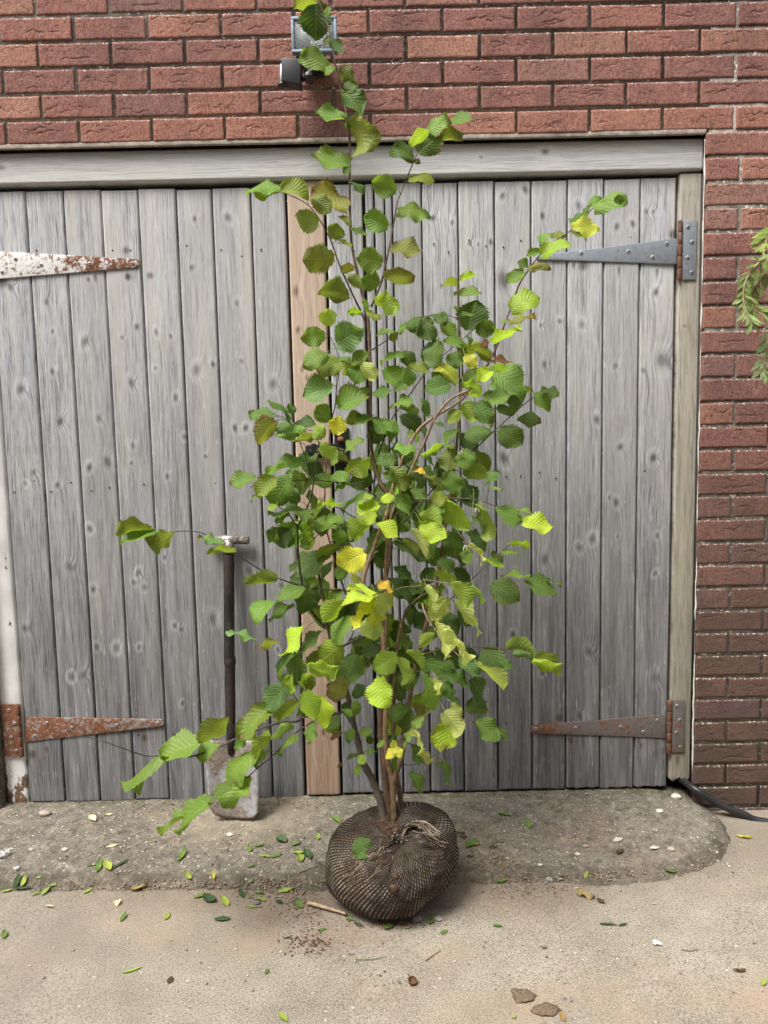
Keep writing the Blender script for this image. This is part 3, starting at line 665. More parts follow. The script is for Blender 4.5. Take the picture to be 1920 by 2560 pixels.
wb.add(V_, grid_faces(len(zs), len(prof)) ); wb.build('door_post', M_WHITE, GAR)['label'] = 'white painted post, flaking at its foot'
sb = MB(); sb.add(*box(-2.3, -1.30, .115, .14, -.05, 2.2)); sb.build('closing_panel', M_INNER, GAR)
sb = MB(); sb.add(*box(1.0135, 1.0160, .018, .10, .05, 2.166)); sb.build('dark_gap_strip', M_INNER, GAR)  # dark strip standing in for the shade in the gap beside the post
se = MB(); zz_ = np.linspace(.10, 2.15, 260)
se.add(*tube([(1.0062 + .0012 * float(vnoise(z * 30, 1)), .0045 + .001 * float(vnoise(z * 22, 7)), z) for z in zz_], [max(.0002,   .0012 + .0022 * float(vnoise(z * 16, 4, 0, 3))) for z in zz_], 6))
se.build('sealant', simple('white_sealant', (.58, .56, .52), .8, vary=.3), GAR)

# ---- hinges
M_RUSTW = mat_rusty('white_painted_rusty_iron', (.70, .70, .68), amount=.30, metal=0, grad=(-1.12, -.80, .15), sc=70)
M_RUST1 = mat_rusty('rusty_galvanised_iron', (.27, .255, .245), amount=.52, metal=.2, grad=(-.85, -1.22, .08), sc=60)
M_RUST2 = mat_rusty('dull_rusting_iron', (.16, .150, .142), amount=.33, metal=.25, grad=(.60, .48, .12), sc=90)
M_GALV = mat_rusty('galvanised_steel', (.27, .30, .335), amount=.12, metal=.35, sc=26)
M_PIN = mat_rusty('brown_rust', (.16, .12, .10), (.13, .058, .032), amount=.7, metal=.1, sc=60)
M_SCREW = mat_rusty('zinc_screw', (.42, .42, .41), amount=.25, metal=.6, sc=90)
M_SLOT = simple('screw_slot', (.02, .018, .016), .8)
def screw(mb, x, y, z, r=.0062, mat=1):
    mb.add(*tube([(x, y + .001, z), (x, y - .0012, z), (x, y - .0018, z)], [r, r, r * .8], 14), mat)
    a = random.uniform(0, 3)
    for q in (0, math.pi / 2):
        dx, dz = math.cos(a + q), math.sin(a + q); l, wd = r * .62, r * .14
        P = [(x + dx * l - dz * wd, y - .0021, z + dz * l + dx * wd), (x + dx * l + dz * wd, y - .0021, z + dz * l - dx * wd), (x - dx * l + dz * wd, y - .0021, z - dz * l - dx * wd), (x - dx * l - dz * wd, y - .0021, z - dz * l + dx * wd)]
        mb.add(P, [(0, 1, 2, 3)], 2)
def hinge(parent, strap, plate, knuckle, screws, mat, label, side):
    yh = YD - .0055
    pt = lambda p: (lambda q: (q.x, q.z))(at(p[0], p[1], yh))
    m = MB()
    (tx, t0, t1), (rx, r0, r1) = strap       # tip: x, y-top, y-bottom; root likewise (pixels)
    a, b = pt((tx, t0)), pt((tx, t1)); c_, d_ = pt((rx, r0)), pt((rx, r1))
    cz = (a[1] + b[1]) / 2; hr = abs(a[1] - b[1]) / 2
    sgn = 1 if tx > rx else -1
    tipx = a[0]
    arc = [(tipx - sgn * hr + sgn * hr * math.cos(q), cz + hr * math.sin(q)) for q in np.linspace(math.pi / 2, -math.pi / 2, 9)]
    ol = [c_] + arc + [d_]
    if sgn > 0: ol = ol[::-1]
    m.add(*prism(ol, yh, yh + .0045, .0012), 0)
    if plate:
        (px0, py0, px1, py1) = plate; p = pt((px0, py1)), pt((px1, py0))
        m.add(*prism([(p[0][0], p[0][1]), (p[1][0], p[0][1]), (p[1][0], p[1][1]), (p[0][0], p[1][1])], yh - .006, yh - .0015, .001), 0)
        k0, k1 = pt((knuckle[0], knuckle[2])), pt((knuckle[0], knuckle[1])); kr = abs(pt((knuckle[3], 600))[0] - pt((knuckle[0], 600))[0])
        n = 5; zz = np.linspace(k0[1], k1[1], n + 1)
        for i in range(n): m.add(*tube([(k0[0], yh - .004, zz[i] + .0006), (k0[0], yh - .004, zz[i] + .002), (k0[0], yh - .004, zz[i + 1] - .002), (k0[0], yh - .004, zz[i + 1] - .0006)], [kr * .9, kr, kr, kr * .9], 12), 3)
    for (sx_, sy_) in screws:
        q = at(sx_, sy_, yh); on_plate = plate and plate[0] - 2 < sx_ < plate[2] + 2
        screw(m, q.x, (yh - .006 if on_plate else yh) - .0002, q.z)
    o = m.build('strap_hinge', [mat, M_SCREW, M_SLOT, M_PIN], parent); o['label'] = label; return o
z1 = lambda x, y: (x * .5787, y * .5787); z3 = lambda x, y: (x * .5787, 640 + y * .5787); z5 = lambda x, y: (x * .5787, 1280 + y * .5787)
z2 = lambda x, y: (960 + x * .5787, y * .5787); z6 = lambda x, y: (960 + x * .5787, 1280 + y * .5787)
hinge(DL, ((348, 647, 668), (-28, 627, 699)), (-86, 590, -38, 738), (-33, 590, 739, -27), [z3(67, 13), z3(178, 38), z3(10, 70), z3(388, 33), z3(572, 32)], M_RUSTW, 'upper hinge, white paint and orange rust', -1)
hinge(DL, ((409, 1798, 1816), (64, 1793, 1855)), (14, 1759, 52, 1890), (56, 1760, 1891, 62), [z5(203, 912), z5(150, 967), z5(310, 932), z5(505, 921), z5(682, 912), z5(42, 854), z5(68, 910), z5(52, 970), z5(74, 1028)], M_RUST1, 'lower hinge, strongly rusted', -1)
hinge(DR, ((1340, 639, 649), (1692, 596, 660)), (1705, 552, 1741, 700), (1697, 552, 701, 1702.5), [(1453, 632), (1571, 628), (1632, 643), (1667, 609), z2(1310, 982), z2(1328, 1047), (1717, 645), (1727, 682)], M_GALV, 'upper hinge, grey galvanised', 1)
hinge(DR, ((1326, 1813, 1834), (1664, 1787, 1845)), (1678, 1749, 1711, 1879), (1671, 1750, 1882, 1677.5), [z6(655, 935), z6(828, 932), z6(1022, 928), z6(1120, 950), z6(1180, 900), z6(1262, 835), z6(1275, 895), z6(1260, 950), z6(1275, 1012)], M_RUST2, 'lower hinge, dull and rusting', 1)
# ---- latch
lm = MB(); M_BLACK = simple('black_japanned_iron', (.012, .012, .013), .38, .1, .5, bump=.4); M_BOLT = mat_rusty('rusted_bolt', (.10, .06, .045), amount=.8, metal=.1, sc=80)
yl = YD - .006
def lat(px, py, y=yl): q = at(px, py, y); return (q.x, q.z)
p0, p1 = lat(838, 1183), lat(872, 1070)
lm.add(*prism([(p0[0], p0[1]), (p1[0], p0[1]), (p1[0], p1[1]), (p0[0], p1[1])], yl, yl + .006, .0015), 0)
a0, a1 = lat(765, 1146), lat(848, 1110)
lm.add(*prism([(a0[0] + .006, a0[1]), (a1[0], a0[1]), (a1[0], a1[1]), (a0[0] + .006, a1[1]), (a0[0], a1[1] - .008), (a0[0], a0[1] + .008)], yl - .016, yl - .009, .002), 0)
lm.add(*tube([(a0[0] + .012, yl - .02, (a0[1] + a1[1]) / 2), (a1[0] + .018, yl - .02, (a0[1] + a1[1]) / 2)], [.0075, .0075], 12), 0)
lm.add(*box(a0[0] + .02, a0[0] + .034, yl - .028, yl - .004, a0[1] - .004, a1[1] + .004, .002), 0)
lm.add(*box(a1[0] - .02, a1[0] - .004, yl - .028, yl - .001, a0[1] - .004, a1[1] + .004, .002), 0)
LT = lm.build('latch', M_BLACK, DR)
for (bx, by) in ((852, 1099), (853, 1148)):
    q = at(bx, by, yl); k = MB(); k.add(*tube([(q.x, yl + .001, q.z), (q.x, yl - .004, q.z), (q.x, yl - .0085, q.z), (q.x, yl - .0105, q.z)], [.0105, .0105, .007, .001], 16)); k.build('bolt_head', M_BOLT, DR)

# ================================================================ floodlight on the wall
M_HOUS = simple('pale_grey_cast_aluminium', (.20, .255, .32), .5, .35, .5, .15)
M_BLKP = simple('black_plastic', (.018, .019, .022), .45, 0, .5, .2)
M_WHT = simple('white_lens', (.75, .75, .73), .35)
fx0, fz0 = lat(730, 133, -.10); fx1, fz1 = lat(841, 41, -.10)
FL = empty('floodlight', ((fx0 + fx1) / 2, -.02, fz0 - .06), 'small grey halogen floodlight with black motion sensor on the brick wall', 'floodlight')
def flood():
    yF = -.105; m = MB(); t_ = .008
    W, H = fx1 - fx0, fz1 - fz0
    for b in ((fx0, fx1, fz1 - t_, fz1), (fx0, fx1, fz0, fz0 + t_), (fx0, fx0 + t_, fz0 + t_ + .0002, fz1 - t_ - .0002), (fx1 - t_, fx1, fz0 + t_ + .0002, fz1 - t_ - .0002)):
        m.add(*box(b[0], b[1], yF, yF + .022, b[2], b[3], .0015))
    m.build('frame', M_HOUS, FL)
    # body: tapering box behind
    b = MB(); e = .0005; q = .03
    V = [(fx0 + e, yF + .0225, fz0 + e), (fx1 - e, yF + .0225, fz0 + e), (fx1 - e, yF + .0225, fz1 - e), (fx0 + e, yF + .0225, fz1 - e), (fx0 + q, -.045, fz0 + q), (fx1 - q, -.045, fz0 + q), (fx1 - q, -.045, fz1 - q * .7), (fx0 + q, -.045, fz1 - q * .7)]
    b.add(V, [(0, 1, 5, 4), (1, 2, 6, 5), (2, 3, 7, 6), (3, 0, 4, 7), (4, 5, 6, 7)])
    b.build('housing', M_BLKP, FL, smooth=False)
    r = MB(); i = t_ - .0004; k = .028
    V = [(fx0 + i, yF + .012, fz0 + i), (fx1 - i, yF + .012, fz0 + i), (fx1 - i, yF + .012, fz1 - i), (fx0 + i, yF + .012, fz1 - i), (fx0 + k, yF + .034, fz0 + .04), (fx1 - k, yF + .034, fz0 + .04), (fx1 - k, yF + .034, fz1 - .028), (fx0 + k, yF + .034, fz1 - .028)]
    r.add(V, [(0, 4, 5, 1), (1, 5, 6, 2), (2, 6, 7, 3), (3, 7, 4, 0), (4, 7, 6, 5)])
    tt = NT('dimpled_reflector'); oo = tt.coord(); tt.fin((.62, .66, .70), .42, tt.bump(tt.voro(oo, 330), .8, .002), .75)
    r.build('reflector', tt.m, FL, smooth=False)
    h = MB(); h.add(*box(fx0 + .024, fx0 + .036, yF + .010, yF + .028, fz0 + .046, fz0 + .062, .001)); h.add(*tube([(fx0 + .036, yF + .02, fz0 + .054), (fx1 - .03, yF + .02, fz0 + .054)], [.004, .004], 10)); h.build('lamp', simple('ceramic', (.5, .5, .48), .5), FL)
    g = MB(); g.add(*box(fx0 + t_ - .001, fx1 - t_ + .001, yF + .004, yF + .0065, fz0 + t_ - .001, fz1 - t_ + .001))
    tg = NT('dusty_glass'); og = tg.coord(); z = tg.n('ShaderNodeSeparateXYZ'); tg.l(og, z.inputs[0])
    tg.fin((.86, .90, .90), tg.ramp(tg.noise(og, 60, 4), [(.3, .12), (.7, .4)])); tg.p.inputs['Transmission Weight'].default_value = .82
    g.build('glass', tg.m, FL)
    a = MB(); ym = -.05
    xa, za = lat(784, 150, ym)
    a.add(*box(xa - .034, xa + .036, -.075, -.004, za - .028, za + .022, .004)); a.add(*box(xa - .05, xa - .044, -.07, -.03, za - .02, za + .05, .002))
    a.add(*tube([(xa + .046, -.003, za + .03), (xa + .046, -.003, za - .05)], [.0, .0], 6)) if False else None
    a.build('bracket', M_BLKP, FL)
    s = MB(); x0, zt = lat(694, 155, -.10); x1, zb = lat(756, 221, -.10)
    ol = [(x0 + .012, zt + .002), (x0 + .004, zb + .016), (x0 + .006, zb + .010), (x1 - .002, zb + .002), (x1 + .002, zt - .004), (x0 + .02, zt + .004)]
    s.add(*prism([(x0 + .014, zt), (x0 + .012, zb + .012), (x1 - .003, zb), (x1 + .001, zt - .003)], -.125, -.075, .003))
    s.add(*tube([(x0 + .012, -.10, zb + .014), (x0 + .013, -.10, zb + .006)], [.016, .015], 20))
    s.add(*tube([(x0 + .017, -.10, zt + .001), (x0 + .017, -.10, zt - .003)], [.013, .013], 20))
    so = s.build('motion_sensor', M_BLKP, FL)
    le = MB(); le.add(*tube([(x0 + .014, -.10, zb + .0145), (x0 + .0155, -.10, zt - .0035)], [.0095, .0085], 20)); le.build('sensor_lens', M_WHT, so)
    kx, kz = lat(772, 195, -.10); kb = MB(); kb.add(*tube([(kx, -.118, kz), (kx, -.115, kz), (kx, -.085, kz), (kx, -.082, kz)], [.010, .0125, .0125, .010], 20))
    kb.add(*box(kx - .008, kx + .008, -.1195, -.117, kz - .0018, kz + .0018)); kb.add(*tube([(kx, -.10, kz), (kx + .004, -.07, kz + .045)], [.008, .009], 12)); kb.add(*tube([(x1 - .004, -.10, kz - .004), (kx, -.10, kz)], [.007, .008], 12))
    kb.build('swivel_knuckle', M_BLKP, FL)
flood()

# ================================================================ spade leaning on the left door
def spade():
    foot = atg(580, 2046); top = at(568, 1350, .018)
    SP = empty('spade', tuple(foot), 'old spade with rusty brown tubular shaft, leaning on the left door', 'spade')
    M_SH = mat_rusty('brown_painted_tube', (.012, .0105, .010), (.034, .021, .017), amount=.48, metal=.1, sc=45)
    M_HD = mat_rusty('worn_bright_steel', (.30, .28, .26), (.10, .075, .06), amount=.45, metal=.7, sc=60)
    M_BL = mat_rusty('worn_spade_blade', (.36, .36, .37), (.20, .155, .13), amount=.52, metal=.25, sc=13)
    ya = lambda py: foot.y + (top.y - foot.y) * (2046 - py) / (2046 - 1350)
    P = [at(px, py, ya(py) - .004) for px, py in ((570, 1358), (572, 1400), (573, 1500), (573, 1640), (574, 1648), (575, 1656), (575, 1664), (575, 1720), (576, 1790), (577, 1850), (578, 1885))]
    sh = MB(); sh.add(*tube(P, [.0185, .0172, .0172, .0172, .019, .0195, .0172, .0172, .0165, .014, .010], 18, rough=.03)); sh.build('shaft', M_SH, SP)
    y_ = ya(1350) - .006
    a, b = at(515, 1351, y_), at(622, 1350, y_); h = MB()
    h.add(*tube([a, a + Vector((.002, 0, 0)), b - Vector((.002, 0, 0)), b], [.0125, .0138, .0138, .0125], 16, rough=.02))
    c0 = at(570, 1350, y_); h.add(*tube([c0 + Vector((-.02, 0, 0)), c0 + Vector((-.016, 0, 0)), c0 + Vector((.016, 0, 0)), c0 + Vector((.02, 0, 0))], [.0142, .0165, .0165, .0142], 16))
    h.add(*tube([c0, c0 + (P[1] - P[0]).normalized() * .042], [.018, .0195], 16)); h.build('t_handle', M_HD, SP)
    bl = MB(); nu, nv = 17, 25; V = []
    tl, tr, br, bl_ = (508, 1852), (649, 1852), (645, 2046), (524, 2034)
    for j in range(nv):
        f = j / (nv - 1)
        for i in range(nu):
            u = i / (nu - 1)
            px = (tl[0] + (bl_[0] - tl[0]) * f) * (1 - u) + (tr[0] + (br[0] - tr[0]) * f) * u
            py = (tl[1] + (bl_[1] - tl[1]) * f) * (1 - u) + (tr[1] + (br[1] - tr[1]) * f) * u
            py += 8 * f ** 3 * (1 - (2 * u - 1) ** 2) - 14 * max(0, abs(2 * u - 1) - .8) / .2 * f ** 8 + 10 * max(0, abs(2 * u - 1) - .75) / .25 * (1 - f) ** 8
            dish = .012 * (2 * u - 1) ** 2 - .010 * math.exp(-((u - .5) / .13) ** 2) * max(0, 1 - f * 1.7)
            V.append(at(px, py, ya(py) - .012 - dish + .004 * float(vnoise(u * 4, f * 4))))
    n = len(V); back = [Vector(v) + Vector((0, .0035, 0)) for v in V]
    fc = grid_faces(nv, nu); fc2 = [tuple(n + k for k in f[::-1]) for f in fc]
    bd = [i for i in range(nu)] + [j * nu + nu - 1 for j in range(1, nv)] + [(nv - 1) * nu + i for i in range(nu - 2, -1, -1)] + [j * nu for j in range(nv - 2, 0, -1)]
    sides = [(bd[k], n + bd[k], n + bd[(k + 1) % len(bd)], bd[(k + 1) % len(bd)]) for k in range(len(bd))]
    bl.add(V + back, fc + fc2 + sides); bl.build('blade', M_BL, SP)
spade()

# ================================================================ black pipe coming from under the post
def pipe():
    P = [at(1672, 1935, .12), at(1704, 1950, .045), at(1741, 1975, -.022), at(1799, 2012, -.040), at(1860, 2036, -.055), at(1925, 2056, -.075)]
    P.append(P[-1] + Vector((.35, -.09, -.004))); P.append(P[-1] + Vector((.5, .05, 0)))
    m = MB(); m.add(*tube(catmull(P, 12), .0112, 14)); o = m.build('pipe', simple('black_polythene', (.016, .017, .019), .42, 0, .5, .2, bump=.15))
    tag(o, 'black plastic pipe coming out under the door post along the brick wall', 'pipe')
pipe()

# ================================================================ root-balled hazel
M_LEAF = mat_leaf('hazel_leaf'); M_BARK = mat_bark(); M_SACK = mat_sack()
TREE = empty('hazel_tree', tuple(atz(978, 2290)), 'tall multi-stemmed leafy hazel with its roots bundled in a dark woven sack', 'tree')
YT = -.45                                                    # plane of the root ball's middle
def to_px(P):
    Q = (np.asarray(P) - np.array(CAM)) @ np.array(CM)
    return np.stack([960 + Q[:, 0] / -Q[:, 2] * F_PX, 1280 - Q[:, 1] / -Q[:, 2] * F_PX], -1)
# ---- root ball
def rootball():
    cx = at(978, 2150, YT).x; cz = .125
    RX, RY, RZ = .178, .162, .142
    knot = np.array([at(1000, 2094, YT - .10).x - cx, -.085, at(1000, 2094, YT - .09).z - cz]); knot /= np.linalg.norm(knot)
    nr, nc = 150, 300
    e1 = np.cross(knot, (0, 0, 1.)); e1 /= np.linalg.norm(e1); e2 = np.cross(knot, e1)
    V, W = [], []
    al = np.linspace(.02, math.pi - .02, nr); ph = np.linspace(0, 2 * math.pi, nc, endpoint=False)
    A, Ph = np.meshgrid(al, ph, indexing='ij')
    Dv = knot[None, None] * np.cos(A)[..., None] + (e1[None, None] * np.cos(Ph)[..., None] + e2[None, None] * np.sin(Ph)[..., None]) * np.sin(A)[..., None]
    x, y, z = Dv[..., 0], Dv[..., 1], Dv[..., 2]
    r = 1 + .075 * fbm(x * 1.9, y * 1.9, z * 1.9, 21, 3) + .022 * fbm(x * 6, y * 6, z * 6, 22, 3)
    gb = lambda dx, dz, dy, wd: np.exp(-(((x - dx) / wd) ** 2 + ((z - dz) / wd) ** 2 + ((y - dy) / (wd * 1.6)) ** 2))
    r = r + .17 * gb(.74, .56, .1, .38) - .09 * gb(-.62, .66, -.2, .40) + .05 * gb(-.85, -.2, -.3, .4) - .09 * gb(.72, -.62, -.4, .36) + .05 * gb(-.3, -.7, -.6, .4) - .20 * gb(-.05, .97, -.05, .42) - .06 * gb(-.4, .8, .2, .4)
    r = r - .16 * np.exp(-(A / .20) ** 2)                                                              # drawn in at the knot
    for q0, dp, wd in ((.6, .07, .15), (1.3, .045, .10), (1.9, .05, .20), (2.5, .04, .09), (3.1, .065, .13), (4.2, .055, .18), (4.8, .04, .09), (5.3, .07, .12)):
        dq = (Ph - q0 + .35 * np.sin(A * 2 + q0) + 3.14159) % 6.28318 - 3.14159
        r = r - dp * np.exp(-(dq / wd) ** 2) * np.exp(-((A - .42) / .42) ** 2)
    pleat = .012 * np.sin(Ph * 15 + 3 * vnoise(Ph * 3, A * 2, 0, 5)) * np.exp(-((A - .35) / .45) ** 2) + .006 * np.sin(Ph * 37 + A * 5 + 2 * vnoise(Ph * 5, A * 4, 0, 6)) * np.exp(-((A - .3) / .5) ** 2)
    r = r + pleat
    P = np.stack([x * RX * r, y * RY * r, z * RZ * r], -1)
    fl = -cz + .004
    low = P[..., 2] < fl + .03
    P[..., 2] = np.where(low, fl + .03 * np.exp((P[..., 2] - fl - .03) / .03), P[..., 2])                 # sits flat on the ground
    P[..., 0] *= 1 + .10 * np.exp(-((P[..., 2] + .10) / .05) ** 2)
    # a gap in the net at the stems
    P = P + np.array([cx, YT, cz])
    fr = .55 * np.sin(A * 1.1) + .25
    ang = (Ph / (2 * math.pi)) * 104 + 6.5 * np.sin(A * 1.2) + 3.0 * fbm(x * 1.5 + 3, y * 1.5, z * 1.5, 8, 2)
    W = np.stack([ang, A * .16, np.zeros_like(A)], -1)
    m = MB(); fc = []
    for i in range(nr - 1):
        for j in range(nc):
            j2 = (j + 1) % nc
            fc.append((i * nc + j, i * nc + j2, (i + 1) * nc + j2, (i + 1) * nc + j))
    # the angular coordinate needs an open seam: duplicate the first column
    P2 = np.concatenate([P, P[:, :1]], 1); W2 = np.concatenate([W, W[:, :1] + np.array([104, 0, 0])], 1)
    fc = [f[::-1] for f in grid_faces(nr, nc + 1)]
    m.add(P2.reshape(-1, 3), fc + [], weave=W2.reshape(-1, 3))
    # close the pole at the knot and the far one
    n0 = m.n
    sack = m.build('root_sack', M_SACK, TREE)
    # soil heap between the stems
    flat = P.reshape(-1, 3); fpx = to_px(flat); fd = np.linalg.norm(flat - np.array(CAM), axis=1)
    def on_sack(px, py, out=0.0):
        k = np.argmin(np.hypot(fpx[:, 0] - px, fpx[:, 1] - py) + 60 * fd); p = flat[k]; d = (np.array(CAM) - p); d /= np.linalg.norm(d)
        q = at(px, py, p[1]); return q + Vector(d * out)
    s = MB(); c0 = on_sack(977, 2068) + Vector((0, .030, .010))
    nr_, nc_ = 22, 40; V = []
    for i in range(nr_):
        a = i / (nr_ - 1) * 2.0
        for j in range(nc_):
            b = j / nc_ * 2 * math.pi; rr = 1 + .30 * float(fbm(math.cos(b) * 2.2, math.sin(b) * 2.2, a * 3, 31, 4)) + .05 * float(vnoise(math.cos(b) * 9, math.sin(b) * 9, a * 12, 33))
            V.append((c0.x + .046 * math.sin(a) * math.cos(b) * rr, c0.y + .054 * math.sin(a) * math.sin(b) * rr, c0.z - .028 + .034 * math.cos(a) * rr))
    s.add(V, grid_faces(nr_, nc_, True) + [tuple(range(nc_))[::-1]])
    ts = NT('root_soil'); o = ts.coord(); n = ts.noise(o, 90, 5, .7)
    ms = ts.fin(ts.ramp(n, [(.3, (.030, .019, .013)), (.5, (.085, .054, .036)), (.72, (.17, .115, .08))]), .95, ts.bump(n, 1., .006), spec=.1)
    s.build('soil', ms, TREE)
    for (px, py, rr) in ((990, 2190, .010), (984, 2222, .013), (938, 2150, .015), (958, 2160, .012), (950, 2142, .010)):      # clods stuck to the net
        k = MB(); c1 = on_sack(px, py); V = []
        for i in range(10):
            a = i / 9 * math.pi
            for j in range(14):
                b = j / 14 * 2 * math.pi; q = rr * (1 + .35 * float(fbm(math.cos(b) * math.sin(a) * 2.5 + px, math.sin(b) * math.sin(a) * 2.5, math.cos(a) * 2.5 + py, 35, 3)))
                V.append((c1.x + q * math.sin(a) * math.cos(b), c1.y + (.28 if rr > .0095 and py < 2180 else .5) * q * math.sin(a) * math.sin(b), c1.z + q * .9 * math.cos(a)))
        k.add(V, grid_faces(10, 14, True)); k.build('soil_clod', ms, TREE)
    # tied corner of the net: twisted hank, loop and frayed ends
    M_TW = mat_vcol('frayed_twine', .9, bump=.8, sc=200); tw = MB(); R = random.Random(4)
    kx = on_sack(1000, 2096, .006)
    def strand(p, q, sag, r, col, wob=.006):
        P = []
        for i in range(9):
            f = i / 8; v = Vector(p).lerp(Vector(q), f) + Vector((R.uniform(-wob, wob), R.uniform(-wob, wob) * .6, R.uniform(-wob, wob) - sag * math.sin(f * math.pi)))
            P.append(v)
        n_ = (np.asarray(col)); tw.add(*tube(catmull(P, 3), r, 5), vcol=np.array([*col, 1.]))
    pal = [(.34, .28, .21), (.42, .36, .29), (.055, .045, .038), (.25, .19, .13), (.03, .026, .024)]
    for k in range(22):                                                  # twisted collar from the knot up round to the right
        off = Vector((R.uniform(-.008, .008), R.uniform(-.008, .006), R.uniform(-.006, .006)))
        a, b, c_ = kx + off, on_sack(1014, 2064, .016) + off, on_sack(1052, 2058, .014) + off * 1.4
        d_ = on_sack(1085, 2085, .008) + off * 2.2
        P = catmull([a, b, c_, d_], 6); P = [Vector(p) + Vector((R.uniform(-.0015, .0015), 0, R.uniform(-.0015, .0015))) for p in P]
        tw.add(*tube(P, .0013, 5), vcol=np.array([*R.choice(pal), 1.]))
    for k in range(26):                                                  # knot
        a = kx + Vector((R.uniform(-.022, .016), R.uniform(-.006, .010), R.uniform(-.012, .012))); b = kx + Vector((R.uniform(-.022, .02), R.uniform(-.012, .006), R.uniform(-.014, .012)))
        strand(a, b, R.uniform(-.006, .006), .0013, R.choice(pal))
    for k in range(30):                                                  # frayed ends hanging right and down
        a = on_sack(R.uniform(1015, 1090), R.uniform(2062, 2105), .008)
        b = a + Vector((R.uniform(-.012, .040), R.uniform(-.015, .0), R.uniform(-.022, .008))); strand(a, b, .004, .0007, R.choice(pal), .0018)
    for k in range(26):
        a = on_sack(R.uniform(950, 992), R.uniform(2095, 2150), .004); b = a + Vector((R.uniform(-.030, .012), R.uniform(-.006, .002), R.uniform(-.035, .004))); strand(a, b, .003, .0007, R.choice(pal), .0018)
    for k in range(30):                                                  # loose threads over the torn left side
        qx, qy = R.uniform(870, 955), R.uniform(2128, 2190); a = on_sack(qx, qy, .003); b = on_sack(qx - R.uniform(15, 60), qy + R.uniform(5, 50), .003); strand(a, b, .0, .0006, R.choice(pal[:1] + pal[3:4] + pal[2:3]), .0016)
    tw.build('tied_knot', M_TW, TREE)
    return on_sack
ON_SACK = rootball()

# ---- stems and branches: pixel polyline, radii (m) at both ends, distance from the door at both ends, bark colour
BK = {'g': (.085, .072, .060), 'b': (.125, .078, .052), 'd': (.050, .038, .033), 't': (.21, .135, .085), 'y': (.135, .095, .05), 'r': (.10, .050, .036)}
STEMS = [   # the stems that rise from the root ball
 ([(958, 2050), (952, 2008), (930, 1948), (908, 1906), (893, 1848), (882, 1800), (873, 1755), (852, 1689), (833, 1655), (828, 1612), (821, 1570), (812, 1517), (800, 1453), (796, 1419)], .0112, .0032, -.40, -.38, 'g'),
 ([(974, 2050), (970, 2010), (962, 1932), (956, 1871), (951, 1835), (952, 1771), (956, 1660), (961, 1559), (963, 1453), (973, 1390), (974, 1345), (974, 1299), (968, 1238), (952, 1209), (936, 1161), (928, 1119), (926, 1040), (926, 960), (923, 845), (918, 784), (904, 727), (882, 629), (876, 558), (874, 440), (874, 347), (865, 278), (845, 193), (830, 116), (818, 58), (799, 8), (788, -30)], .0105, .0016, -.40, -.14, 'b'),
 ([(983, 2055), (982, 1960), (970, 1906), (963, 1830), (966, 1740), (962, 1640), (952, 1560), (930, 1500), (908, 1455), (926, 1395), (945, 1340), (966, 1285), (986, 1204), (1000, 1165), (1013, 1132), (1047, 1074), (1090, 1040), (1151, 1002), (1172, 976)], .0085, .0032, -.41, -.42, 't'),
 ([(986, 2052), (982, 1965), (998, 1912), (1008, 1870), (1021, 1766), (1040, 1660), (1065, 1560), (1087, 1480), (1103, 1390), (1111, 1331), (1124, 1246), (1140, 1132), (1143, 1093), (1151, 986), (1156, 946), (1153, 862), (1147, 778), (1144, 705)], .0086, .0017, -.42, -.26, 'y'),
 ([(1006, 2050), (1000, 1990), (993, 1948), (985, 1906), (983, 1800), (984, 1755), (990, 1650), (1001, 1570), (1016, 1530), (1040, 1500), (1075, 1478)], .0090, .0026, -.37, -.36, 'b'),
 ([(962, 1640), (968, 1500), (965, 1400), (975, 1300), (1016, 1201), (1061, 1106), (1087, 1047), (1124, 1000), (1170, 976)], .0048, .0030, -.37, -.46, 't'),
]
